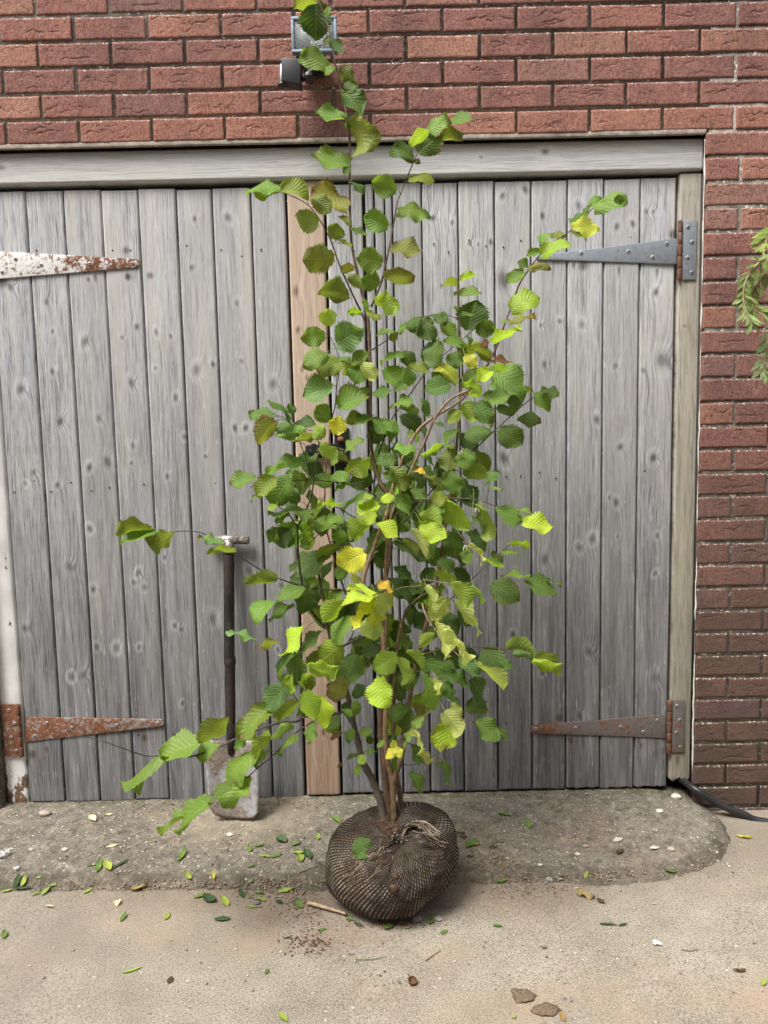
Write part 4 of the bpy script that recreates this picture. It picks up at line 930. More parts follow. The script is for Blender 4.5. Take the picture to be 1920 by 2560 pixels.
BRANCHES = [
 ([(928, 767), (955, 700), (975, 609), (992, 514), (1004, 478), (1042, 386), (1065, 340), (1123, 305)], .0032, .0011, -.20, -.17, 'b'),
 ([(925, 832), (898, 771), (874, 720), (850, 666), (827, 602), (796, 545), (763, 507), (698, 477)], .0030, .0012, -.21, -.30, 'r'),
 ([(930, 875), (965, 852), (999, 828), (1050, 794), (1115, 788), (1150, 800)], .0020, .0008, -.22, -.20, 'r'),
 ([(1156, 990), (1190, 950), (1229, 896), (1259, 818), (1283, 754), (1299, 710), (1323, 673), (1350, 636), (1384, 605), (1428, 575), (1485, 519)], .0034, .0012, -.32, -.28, 'r'),
 ([(1010, 1305), (1063, 1246), (1140, 1160), (1191, 1119), (1231, 1082), (1281, 1037), (1337, 992), (1395, 975)], .0026, .0011, -.36, -.27, 'd'),
 ([(931, 1246), (944, 1146), (960, 1098), (981, 1045), (1024, 987), (1053, 946), (1080, 913), (1131, 869), (1188, 821)], .0026, .0010, -.30, -.22, 'd'),
 ([(814, 1566), (793, 1546), (775, 1522), (757, 1470), (747, 1400), (743, 1321), (735, 1307), (724, 1289), (695, 1265)], .0046, .0014, -.38, -.42, 'd'),
 ([(743, 1319), (764, 1278), (780, 1230), (791, 1151), (799, 1124), (788, 1082), (771, 1075)], .0028, .0012, -.40, -.44, 'g'),
 ([(735, 1058), (751, 1108), (764, 1146), (775, 1190)], .0015, .0010, -.40, -.36, 'r'),
 ([(905, 1560), (870, 1500), (825, 1358), (812, 1290), (815, 1180), (828, 1058), (838, 1013), (842, 960), (850, 913), (840, 872), (820, 832)], .0026, .0010, -.34, -.26, 'r'),
 ([(962, 1520), (910, 1488), (870, 1477), (825, 1474), (761, 1466), (694, 1445), (637, 1416), (567, 1367), (503, 1332), (437, 1329), (392, 1338)], .0036, .0010, -.40, -.46, 'd'),
 ([(885, 1762), (870, 1772), (838, 1785), (770, 1790), (740, 1804), (700, 1806), (613, 1836), (545, 1868), (470, 1893), (400, 1890), (359, 1888), (300, 1868), (243, 1849), (200, 1840), (168, 1848)], .0044, .0007, -.40, -.58, 'd'),
 ([(838, 1785), (800, 1796), (780, 1805), (735, 1836), (683, 1888), (648, 1917), (613, 1946), (573, 1963), (535, 1992)], .0022, .0009, -.42, -.60, 'r'),
 ([(790, 1790), (760, 1764), (743, 1749), (733, 1731), (745, 1712), (744, 1695)], .0017, .0009, -.44, -.50, 'g'),
 ([(984, 1900), (1000, 1850), (1040, 1812), (1082, 1769), (1082, 1731), (1053, 1686)], .0028, .0012, -.44, -.58, 'y'),
 ([(1000, 1560), (1030, 1636), (1108, 1621), (1167, 1619), (1225, 1619), (1278, 1624), (1335, 1638)], .0018, .0009, -.42, -.44, 'r'),
 ([(985, 1290), (1040, 1254), (1124, 1246), (1193, 1250), (1244, 1268), (1304, 1292)], .0018, .0009, -.40, -.50, 'r'),
 ([(1112, 1290), (1146, 1331), (1172, 1366), (1195, 1392)], .0016, .0010, -.34, -.44, 't'),
 ([(1045, 1640), (1060, 1575), (1100, 1520), (1146, 1482), (1183, 1445), (1220, 1411), (1258, 1376), (1275, 1361)], .0020, .0010, -.38, -.40, 'r'),
 ([(1055, 1509), (1066, 1541), (1095, 1583), (1140, 1633), (1159, 1647)], .0020, .0010, -.50, -.58, 't'),
 ([(960, 1482), (1010, 1468), (1050, 1464), (1061, 1450), (1130, 1461)], .0015, .0009, -.42, -.56, 't'),
 ([(845, 1620), (875, 1607), (913, 1591), (952, 1586)], .0034, .0024, -.37, -.36, 'd'),
 ([(880, 1700), (900, 1676), (952, 1612), (958, 1590)], .0024, .0016, -.37, -.38, 'd'),
 ([(950, 1246), (900, 1217), (873, 1209), (836, 1205), (780, 1200), (730, 1201), (640, 1193)], .0020, .0009, -.30, -.46, 'r'),
 ([(960, 1340), (923, 1313), (880, 1290), (846, 1270), (800, 1258)], .0020, .0009, -.34, -.44, 'd'),
 ([(772, 1360), (804, 1329), (840, 1310)], .0014, .0010, -.40, -.36, 'r'),
 ([(830, 1650), (880, 1590), (897, 1510), (925, 1478)], .0016, .0010, -.40, -.50, 'g'),
 ([(999, 1910), (1030, 1912), (1062, 1903), (1090, 1888)], .0012, .0008, -.42, -.40, 'd'),
 ([(880, 1850), (912, 1825), (918, 1860), (936, 1930), (932, 1965)], .0009, .0006, -.38, -.36, 'd'),
 ([(1008, 1870), (1000, 1868), (990, 1880), (982, 1872)], .0012, .0009, -.43, -.47, 'y'),
]
NODES = []                                                    # sampled points of every branch, for hanging the leaves on
def grow(name, tab, k):
    pl, r0, r1, y0, y1, bk = tab
    seg = [0]
    for a, b in zip(pl[:-1], pl[1:]): seg.append(seg[-1] + math.hypot(a[0] - b[0], a[1] - b[1]))
    P = [at(px, py, -.045 + y0 + (y1 - y0) * s / seg[-1] + .012 * float(vnoise(s * .02, k * 7.7))) for (px, py), s in zip(pl, seg)]
    C_ = catmull(P, 7); n = len(C_); rad = np.array([r0 + (r1 - r0) * (i / (n - 1)) ** .8 for i in range(n)])
    for i in range(0, n, 9): rad[i] *= 1.18                   # nodes where buds sit
    m = MB(); m.add(*tube(C_, rad, 10 if r0 > .005 else 7, rough=.10, seed=k), bcol=np.array([*BK[bk], 1.]))
    m.build(name, M_BARK, TREE)
    for c_ in C_[2:]: NODES.append(c_)
for k, tb in enumerate(STEMS): grow('stem', tb, k)
for k, tb in enumerate(BRANCHES): grow('branch', tb, 20 + k)
NODES = np.array(NODES)
NPX = to_px(NODES)

# ---- leaves: read off the photograph one by one: base x, y, tip x, y (view pixels), width/length, tint
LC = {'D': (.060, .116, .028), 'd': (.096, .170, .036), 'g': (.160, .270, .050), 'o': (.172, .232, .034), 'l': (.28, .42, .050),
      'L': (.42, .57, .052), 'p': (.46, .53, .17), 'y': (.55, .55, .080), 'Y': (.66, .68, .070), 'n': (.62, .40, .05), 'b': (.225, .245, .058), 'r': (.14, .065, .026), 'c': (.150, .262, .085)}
VIEWS = [
 (560, 0, .3858, "600 20 600 238 .9 D|600 10 455 10 .35 o|650 110 690 50 .6 g|690 270 772 352 .6 d|680 235 665 300 .5 d|690 440 500 335 .42 g|720 430 645 472 .5 g|745 450 835 500 .85 o|770 595 915 728 .62 d|780 605 845 532 .5 d|785 770 598 735 .42 g|800 838 785 745 .45 d|832 762 935 988 .5 o|815 1072 568 1025 .42 g|812 1085 778 1130 .8 d|1460 800 1615 765 .45 g|1310 850 1455 775 .4 g|1320 850 1190 930 .5 l|1260 990 1395 865 .9 d|1405 900 1530 890 .5 o|1232 1035 1105 945 .5 d|1230 1040 1268 1055 .7 d|1195 1150 1362 1150 .35 o|825 1170 910 1244 .35 d"),
 (560, 440, .3376, "420 90 163 75 .45 g|420 100 230 168 .3 o|420 95 632 112 .5 o|655 165 790 250 .75 o|915 245 670 140 .42 b|700 345 530 320 .85 o|810 468 845 362 .95 o|850 480 940 522 .3 o|925 370 855 292 .5 o|940 398 1046 442 .45 d|815 605 597 618 .85 o|930 880 728 832 .7 o|965 690 858 680 .5 b|915 755 1035 805 .75 o|1275 110 1105 52 .85 g|1215 378 1042 310 .7 g|1290 245 1522 265 .5 g|1168 642 982 590 .88 g|1245 530 1468 580 .65 b|1150 800 1028 745 1.0 g|1185 745 1398 792 .5 b|1120 925 1280 965 .6 l|1020 1010 925 985 .45 l|1060 995 1040 912 .6 l|1060 1000 1155 1066 .4 o|775 1112 772 988 1.0 l|750 1180 595 1200 .85 g|828 1240 992 1160 .95 c|765 1312 588 1368 .65 g|890 1370 700 1435 .7 o|945 1385 870 1335 .5 g|950 1382 1062 1320 .7 g|1000 1408 880 1462 .6 o|1000 1410 960 1530 .95 g|1020 1398 1112 1502 .65 p|1260 1155 1125 1166 .35 g|1290 1160 1342 1095 .4 g|1290 1162 1232 1218 .7 o|1450 1050 1362 1132 .6 d|1470 1050 1545 1110 .7 d|1480 1092 1522 1228 .95 d|1540 1030 1658 1052 .3 d|1330 1320 1172 1350 .45 g|1330 1298 1402 1412 .9 d|1590 1222 1500 1408 .7 D|1180 1440 1335 1562 .6 g|1350 1420 1370 1552 .6 g|1515 1440 1376 1430 .5 o"),
 (1080, 440, .3376, "1195 236 1410 130 .45 g|1350 180 1422 172 .9 d|1150 220 1226 148 .4 g|1125 300 1150 222 .5 d|1110 272 1042 336 .3 d|1030 368 1234 388 .6 p|1030 410 1130 458 .35 o|800 506 876 418 .5 g|990 440 888 450 .5 o|805 578 1012 488 .6 l|800 560 700 605 .6 g|715 680 645 634 .5 d|700 680 858 655 .35 b|685 716 562 795 .6 g|580 986 795 866 .68 l|570 1068 755 1020 .35 b|565 1065 515 1080 .5 g|450 1236 668 1124 .4 l|440 1370 610 1370 .3 r|210 762 332 738 .55 l|190 800 74 800 .5 o|205 880 354 868 .5 g|195 870 160 885 .5 d|270 1142 300 930 1.0 D|200 1000 165 968 .5 g|210 1010 326 1030 .3 g|60 1076 160 1226 .7 g|325 1140 464 1130 .9 d|0 1030 110 1072 .4 d|40 1210 0 1402 .5 d|240 1260 88 1240 .4 g|300 1240 258 1178 .5 g|330 1300 194 1300 .5 o|440 1352 300 1240 .5 o|240 1330 332 1402 .7 y|370 1272 402 1214 .7 r|200 1300 148 1432 .8 d|190 1540 75 1390 .25 p|360 1450 225 1545 .7 g|440 1440 352 1502 .7 L|440 1440 655 1562 .6 g|450 1400 552 1442 .5 l|0 1470 142 1502 .8 d"),
 (560, 960, .2652, "1022 30 742 92 .78 c|1070 208 1350 88 .66 g|1370 60 1284 72 .8 g|1410 95 1564 60 .55 d|637 312 436 138 .3 d|650 286 618 184 .8 d|480 290 240 302 .35 d|430 300 340 312 .3 r|482 340 285 535 .78 b|665 375 504 412 .4 d|680 390 842 360 .5 D|988 346 880 228 1.05 g|720 470 497 490 .6 g|765 410 568 436 .35 g|842 470 660 552 .5 o|850 520 962 396 .85 l|1058 472 1100 298 .85 Y|1342 300 1092 352 .4 o|1380 330 1238 372 .5 g|1400 298 1618 442 .3 g|1440 308 1470 482 .7 d|1136 632 1302 490 .45 g|905 590 1078 692 .5 l|1070 640 1172 728 .5 o|730 740 406 824 .33 g|1296 704 1142 846 .45 o|1370 706 1278 862 .5 l|292 890 50 950 .5 g|482 888 318 1036 .7 o|612 878 455 1146 .88 g|360 1050 238 1078 .3 g|712 1112 616 1048 .8 d|780 768 935 872 .6 D|1012 930 776 882 .4 g|1000 880 1168 870 .35 g|1182 935 1052 1004 .45 g|1342 1014 1108 1184 .3 g|1402 1048 1252 1136 .35 l|1112 1142 882 1108 .3 l|502 1148 422 1188 .6 l|842 1184 466 1222 .24 d|620 1228 486 1294 .5 g|1602 1060 1472 1094 .7 L|1458 1138 1260 1228 .62 L|1432 1220 1306 1292 .7 L|1062 1360 780 1288 .4 g|1132 1290 958 1260 .5 g|1108 1378 1092 1500 1.1 g|1372 1318 1184 1424 .6 l|1372 1350 1246 1452 .4 l|1440 1318 1656 1434 .55 L|1222 1300 1150 1322 .5 d|1318 1582 1102 1730 .95 Y|720 1540 812 1508 .6 g|1080 1510 856 1602 .4 o|932 1608 700 1785 .8 c"),
 (960, 960, .2652, "622 0 396 62 .7 d|232 0 106 52 .6 d|272 155 32 232 .42 g|160 220 332 272 .4 g|170 284 356 424 .6 D|340 400 398 452 .5 D|432 300 388 148 .4 d|0 340 116 442 .5 g|480 374 556 400 .4 d|728 258 586 352 .75 l|738 188 880 334 .75 l|940 130 1165 130 .65 g|800 102 932 58 .6 l|740 0 932 20 .6 l|1020 -20 1325 72 .45 g|880 170 1002 384 .7 d|1402 60 1268 82 .55 o|1185 100 1252 278 .5 d|1428 78 1562 240 .65 g|1480 50 1659 92 .4 d|1212 302 1062 228 .5 d|1260 310 1478 320 .5 d|1088 428 1294 594 .85 d|758 466 990 438 .7 d|702 430 572 548 .45 g|556 570 356 656 .5 l|302 620 108 600 .35 g|360 665 472 746 .45 D|630 612 608 804 .85 o|750 618 792 794 .8 g|860 648 984 796 .8 o|740 830 1004 852 .65 o|960 930 1064 798 .6 d|632 826 642 1034 .85 g|300 800 372 964 .5 d|385 852 308 798 .35 n|400 844 534 962 .4 b|48 798 204 1004 .5 o|100 902 0 832 .7 d|270 980 394 1092 .7 d|602 1058 428 1082 .6 o|750 958 884 1144 .7 D|1010 970 1118 986 .45 g|118 1048 234 1196 .75 g|600 1098 776 1386 .62 l|830 1250 954 1344 .35 d|908 1128 1054 1404 .33 o|1058 1178 1286 1276 .6 g|1270 1190 1422 1232 .25 g|1308 1300 1568 1345 .65 L|348 1328 564 1456 .72 L|258 1378 414 1634 .4 p|340 1248 534 1284 .7 l|640 1388 682 1624 .65 d|790 1410 972 1534 .5 D|806 1508 966 1664 .35 p|800 1538 800 1704 .7 g|1170 1502 1386 1514 .22 l|1108 1585 1284 1598 .35 g|450 1128 564 1204 .5 g|170 1488 304 1600 .35 o|710 490 892 632 .55 D|500 722 562 882 .6 D|230 1570 400 1660 .5 D"),
 (0, 1280, .5787, "672 94 516 134 .55 c|652 74 503 80 .35 o|755 88 628 158 .5 o|962 140 842 104 .55 c|1017 170 882 176 .3 o|988 898 858 1002 .6 o|866 998 688 1052 .55 g|692 1054 526 1192 .24 g|946 1004 838 1066 .4 g|1062 978 1008 1026 .7 g|1262 924 1172 984 .5 g|1172 964 1086 1054 .5 l|1092 1038 962 1154 .35 g|1172 1030 1082 1098 .4 g|1272 958 1182 1048 .35 g"),
 (0, 1920, .5787, "992 74 876 140 .5 d|1087 46 962 196 .55 g|912 140 748 266 .52 g|800 212 690 272 .36 g"),
 (560, 1400, .2652, "502 190 186 255 .42 o|702 28 602 94 .6 d|892 222 766 178 .8 g|757 258 504 406 .5 g|782 258 758 504 .7 d|467 384 262 522 .32 g|668 434 430 558 .2 d|1022 28 928 194 .5 d|1152 58 1056 174 .8 g|1240 242 1230 110 .6 p|1422 308 1168 266 .35 L|1432 340 1124 408 .42 L|1122 388 952 576 .6 l|1102 278 986 394 .7 g|1422 388 1296 486 .6 y|1412 388 1422 610 .35 y|1562 308 1446 486 .7 p|1592 292 1442 222 .45 n|1322 488 1236 672 .45 Y|1402 528 1390 744 1.0 p|1212 548 1014 742 .45 g|738 622 530 890 .42 L|922 678 708 878 .55 d|717 738 598 856 .6 d|302 756 14 664 .25 c|532 768 306 792 .4 b|692 878 692 1150 .45 d|642 888 498 1108 .45 d|922 878 780 1006 .7 o|1112 808 916 956 .7 l|1232 888 1148 1150 .78 c|800 1008 1070 1074 .2 l|887 1048 712 1174 .25 l|842 1098 746 1240 .7 o|632 1088 628 1242 .6 l|566 1188 394 1430 .66 c|442 1398 146 1640 .5 o|692 1328 506 1520 .5 o|768 1234 834 1506 .78 l|912 1282 962 1570 .58 L|1122 1098 1078 1354 .72 b|1220 1292 1350 1198 .75 D|1482 1102 1480 1394 .72 L|1632 898 1392 1034 .75 l|642 1544 446 1662 .4 g|1202 1478 1108 1398 .6 g|1220 1338 1262 1464 .5 g"),
 (960, 1400, .2652, "98 78 264 194 .5 D|430 68 430 226 1.0 D|38 178 194 336 .7 D|478 118 658 192 .4 l|520 -10 674 108 .6 d|658 88 764 224 .6 D|648 218 790 410 .5 l|668 388 908 642 .42 p|393 248 484 388 .5 p|500 344 460 582 .6 p|592 358 436 576 .68 p|1018 222 1275 365 .75 d|1372 160 1128 154 .2 g|1328 194 1606 284 .42 d|1538 188 1662 242 .25 d|838 238 972 370 .3 l|488 598 614 906 .35 p|598 658 834 940 .28 p|958 8 1108 68 .35 l|958 828 1084 1056 .85 c|1088 948 1200 1024 .6 d|1158 830 1424 850 .3 o|1218 868 1430 934 .45 c|1408 905 1645 940 .5 o|1410 930 1662 1008 .15 l|893 998 1144 1200 .2 p|708 918 864 1090 .65 c|472 708 342 814 .6 l|378 964 664 1052 .4 d|588 1088 820 1174 .5 d|828 1118 924 1324 .7 D|768 1388 992 1424 .75 D|868 1508 1066 1676 .65 d|368 1078 474 1378 .4 g|488 1108 544 1264 .45 p|600 1138 622 1314 .7 d|200 1008 234 1236 .95 d|128 938 208 1180 .3 l|213 868 370 1008 .35 l|572 1428 748 1648 .62 p|632 1512 592 1775 .74 L|638 1348 724 1474 .5 p|240 1402 198 1596 .8 d|222 1388 66 1504 .6 d|298 1338 384 1434 .6 b|372 1478 308 1594 .6 g|1058 1588 1172 1692 .5 d|538 498 684 684 .8 D|698 478 824 604 .6 D|288 508 404 624 .8 D|480 840 560 950 .6 D|620 1290 720 1380 .6 D|250 880 330 1010 .5 D"),
 (760, 1800, .2652, "640 112 524 108 .8 g|600 148 624 222 .8 d|462 88 396 188 .7 d|570 300 688 298 .5 d|502 334 402 362 .5 d|572 338 508 404 .9 l|526 424 478 506 .7 l|757 190 698 264 .6 g|852 268 766 346 .7 y|850 260 912 346 .7 y|850 270 834 198 .7 y|850 290 886 458 .3 d|1038 98 1128 264 .35 p|1000 228 1134 384 .4 d|1088 288 1194 414 .3 p|790 160 882 212 .7 d|1042 68 928 246 .4 c|1004 488 1104 668 .52 d|1330 398 1382 600 .5 d|1322 430 1238 418 .6 d|880 -10 996 102 .5 d|366 128 272 192 .4 r|358 408 312 448 .5 r"),
]
li = 0; leafm = MB(); NT_, NS_ = 28, 7
tt_ = np.linspace(0, 1, NT_); ss_ = np.linspace(-1, 1, NS_)
LFC = grid_faces(NT_, NS_)
def hwidth(t):
    return np.sin(np.pi * np.clip(t, 0, 1) ** .88) ** .55 * (1 - .34 * sstep(.80, 1, t))
HW = hwidth(tt_); HW = HW / HW.max(); HW[0] = .22
def leaf(mb, b, tip, wr, col, brown, rr, under, petiole=None, tw_=.88, droop=1.0):
    """b, tip: 3-D ends of the blade's midrib; wr: how wide it looks from the yard; rr: Random"""
    b = np.array(b); tip = np.array(tip); tip = b + (tip - b) * rr.uniform(.97, 1.14); L = np.linalg.norm(tip - b); D = (tip - b) / L
    view = b - np.array(CAM); view /= np.linalg.norm(view)
    s = np.cross(D, -view); s /= np.linalg.norm(s) + 1e-9; n = np.cross(s, D)
    if n @ view > 0: n = -n; s = -s
    wr *= rr.uniform(.96, 1.12); W = max(wr, tw_ * rr.uniform(.86, 1.04)); a = math.acos(min(1, wr / W))
    # roll about the midrib: an upper side in view leans its face to the sky, an underside leans down
    want = -1 if under else 1
    s1 = s * math.cos(a) + n * math.sin(a); n1 = n * math.cos(a) - s * math.sin(a)
    s2 = s * math.cos(a) - n * math.sin(a); n2 = n * math.cos(a) + s * math.sin(a)
    if n1[2] * want > n2[2] * want: s, n = s1, n1
    else: s, n = s2, n2
    hw = W * L / 2
    T, Sx = np.meshgrid(tt_, ss_, indexing='ij')
    Wd = HW[:, None] * np.ones_like(Sx)
    jag = np.where(np.arange(NT_) % 2 == 0, 1.10, .92)[:, None] * (1 + .08 * np.array([[rr.uniform(-1, 1)] for _ in range(NT_)]))
    edge = np.abs(Sx) > .99
    Wd = np.where(edge, Wd * jag, Wd)
    asym = rr.uniform(-.12, .12); bend = rr.uniform(-.13, .13)
    Wd = Wd * (1 + asym * Sx) * (1 + .09 * np.array([[float(vnoise(t * 3.3 + rr.random() * 0, q * 2.1, li * 1.7))  for q in ss_] for t in tt_]))
    X = Sx * Wd * hw + bend * L * T * T
    Yl = T * L + np.where(T < .12, -.10 * L * np.abs(Sx) ** 2 * (1 - T / .12), 0) + np.abs(Sx) * .05 * L * (1 - T)
    fold = rr.uniform(-.05, .40); curl = rr.uniform(-.15, .55) * droop; wav = rr.uniform(.03, .11); ph = rr.uniform(0, 6)
    Z = np.abs(X) * fold - curl * L * (T - .35) ** 2 * 1.0 + wav * L * np.sin(T * rr.uniform(7, 13) + ph + Sx * 1.3) * Sx ** 2
    Z = Z + rr.uniform(0, .05) * L * np.sin(T * 5 + ph * 2) * Sx + .005 * L * np.cos((T - .3 * np.abs(Sx)) * 9 * 2 * math.pi) * (1 - np.abs(Sx) * .3) * (T < .92)
    Z = Z + rr.uniform(-.22, .22) * L * Sx * T - rr.choice([0, 0, .25, .4]) * L * np.clip(np.abs(Sx) - .45, 0, 1) ** 2 * rr.choice([-1, 1])
    tipc = rr.choice([0, 0, 0, .25, -.3]); Z = Z + tipc * L * np.clip(T - .72, 0, 1) ** 2 * 4 * .5
    if under: Z = -Z
    P = b + X[..., None] * s + Yl[..., None] * D + Z[..., None] * n
    j = [rr.uniform(.82, 1.2) for _ in range(3)]; g_ = rr.uniform(.84, 1.18)
    c = np.array([col[0] * g_ * (.6 + .4 * j[0]), col[1] * g_, col[2] * g_ * (.6 + .4 * j[2]), 1.])
    fc = LFC if (np.dot(np.cross(s, D), n) > 0) != under else [f[::-1] for f in LFC]
    mb.add(P.reshape(-1, 3), fc, 0, lcol=c, luv=np.stack([T, Sx, np.full_like(T, brown)], -1).reshape(-1, 3), bcol=np.array([.1, .1, .05, 1.]))
    if petiole is not None:
        q = np.array(petiole); mid = (b + q) / 2 + np.array([0, 0, .12 * np.linalg.norm(b - q)])
        mb.add(*tube(catmull([q, mid, b + D * .02 * L], 4), [.0008] * 9, 5), 1, bcol=np.array([.16, .17, .06, 1.]), lcol=c)
LEAFPX = []
for (vx, vy, sc, txt) in VIEWS:
    for ent in txt.split('|'):
        f = ent.split(); bx, by, tx, ty = [float(q) for q in f[:4]]; wr = float(f[4]); cc = f[5]
        bx, by, tx, ty = vx + sc * bx, vy + sc * by, vx + sc * tx, vy + sc * ty
        if sc > .5: wr *= .86; tx, ty = bx + (tx - bx) * .88, by + (ty - by) * .88
        rr = random.Random(li * 13 + 5); li += 1
        d = np.hypot(NPX[:, 0] - bx, NPX[:, 1] - by); k = int(np.argmin(d + np.where(NODES[:, 1] > -.30, 0, -2)))
        yb = NODES[k, 1]
        dist = d[k]
        back = cc in 'Dd'
        yb += rr.uniform(-.05, .01) + (.05 if cc == 'D' else 0) - (.10 if cc in 'LYpyln' else 0) - min(.06, dist * .0006)
        yb = min(yb, -.075)
        b3 = at(bx, by, yb); Lp = math.hypot(tx - bx, ty - by) / F_PX * 2.2
        dt = Lp * rr.uniform(-.45, .15) if cc not in 'D' else Lp * rr.uniform(-.2, .3)
        t3 = at(tx, ty, min(yb + dt, -.07))
        pet = NODES[k] if dist < 75 else None
        under = cc in 'oblp' and rr.random() < .75 or cc == 'p'
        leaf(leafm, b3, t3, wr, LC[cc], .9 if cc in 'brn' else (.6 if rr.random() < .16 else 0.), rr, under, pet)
        LEAFPX.append((bx, by, cc))
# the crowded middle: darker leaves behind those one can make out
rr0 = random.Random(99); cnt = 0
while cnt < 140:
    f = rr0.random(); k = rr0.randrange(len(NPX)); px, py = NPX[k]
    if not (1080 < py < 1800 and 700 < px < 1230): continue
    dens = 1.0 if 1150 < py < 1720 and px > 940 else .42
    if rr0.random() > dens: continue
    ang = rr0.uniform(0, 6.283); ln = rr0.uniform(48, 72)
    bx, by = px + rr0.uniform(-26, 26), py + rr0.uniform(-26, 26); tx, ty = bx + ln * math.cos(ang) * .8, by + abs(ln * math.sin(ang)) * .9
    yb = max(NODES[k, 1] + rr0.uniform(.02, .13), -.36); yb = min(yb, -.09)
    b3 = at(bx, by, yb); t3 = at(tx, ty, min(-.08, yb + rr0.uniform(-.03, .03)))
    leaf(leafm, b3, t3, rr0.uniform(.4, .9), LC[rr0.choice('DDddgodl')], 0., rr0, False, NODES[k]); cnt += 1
leafm.build('foliage', [M_LEAF, M_BARK], TREE)
# little green catkins at some leaf joints
for (px, py) in ((1153, 1128), (1193, 1270), (1163, 1365), (958, 1043), (1096, 1320)):
    d = np.hypot(NPX[:, 0] - px, NPX[:, 1] - py); k = int(np.argmin(d)); c1 = at(px, py, NODES[k, 1] - .03); ck = MB()
    for q in (-1, 1): ck.add(*tube([c1 + Vector((q * .001, 0, .002)), c1 + Vector((q * .003, -.001, -.003)), c1 + Vector((q * .0045, -.001, -.010)), c1 + Vector((q * .005, 0, -.014))], [.0008, .002, .002, .0006], 8))
    ck.build('catkin', simple('catkin_green', (.40, .42, .24), .7), TREE)

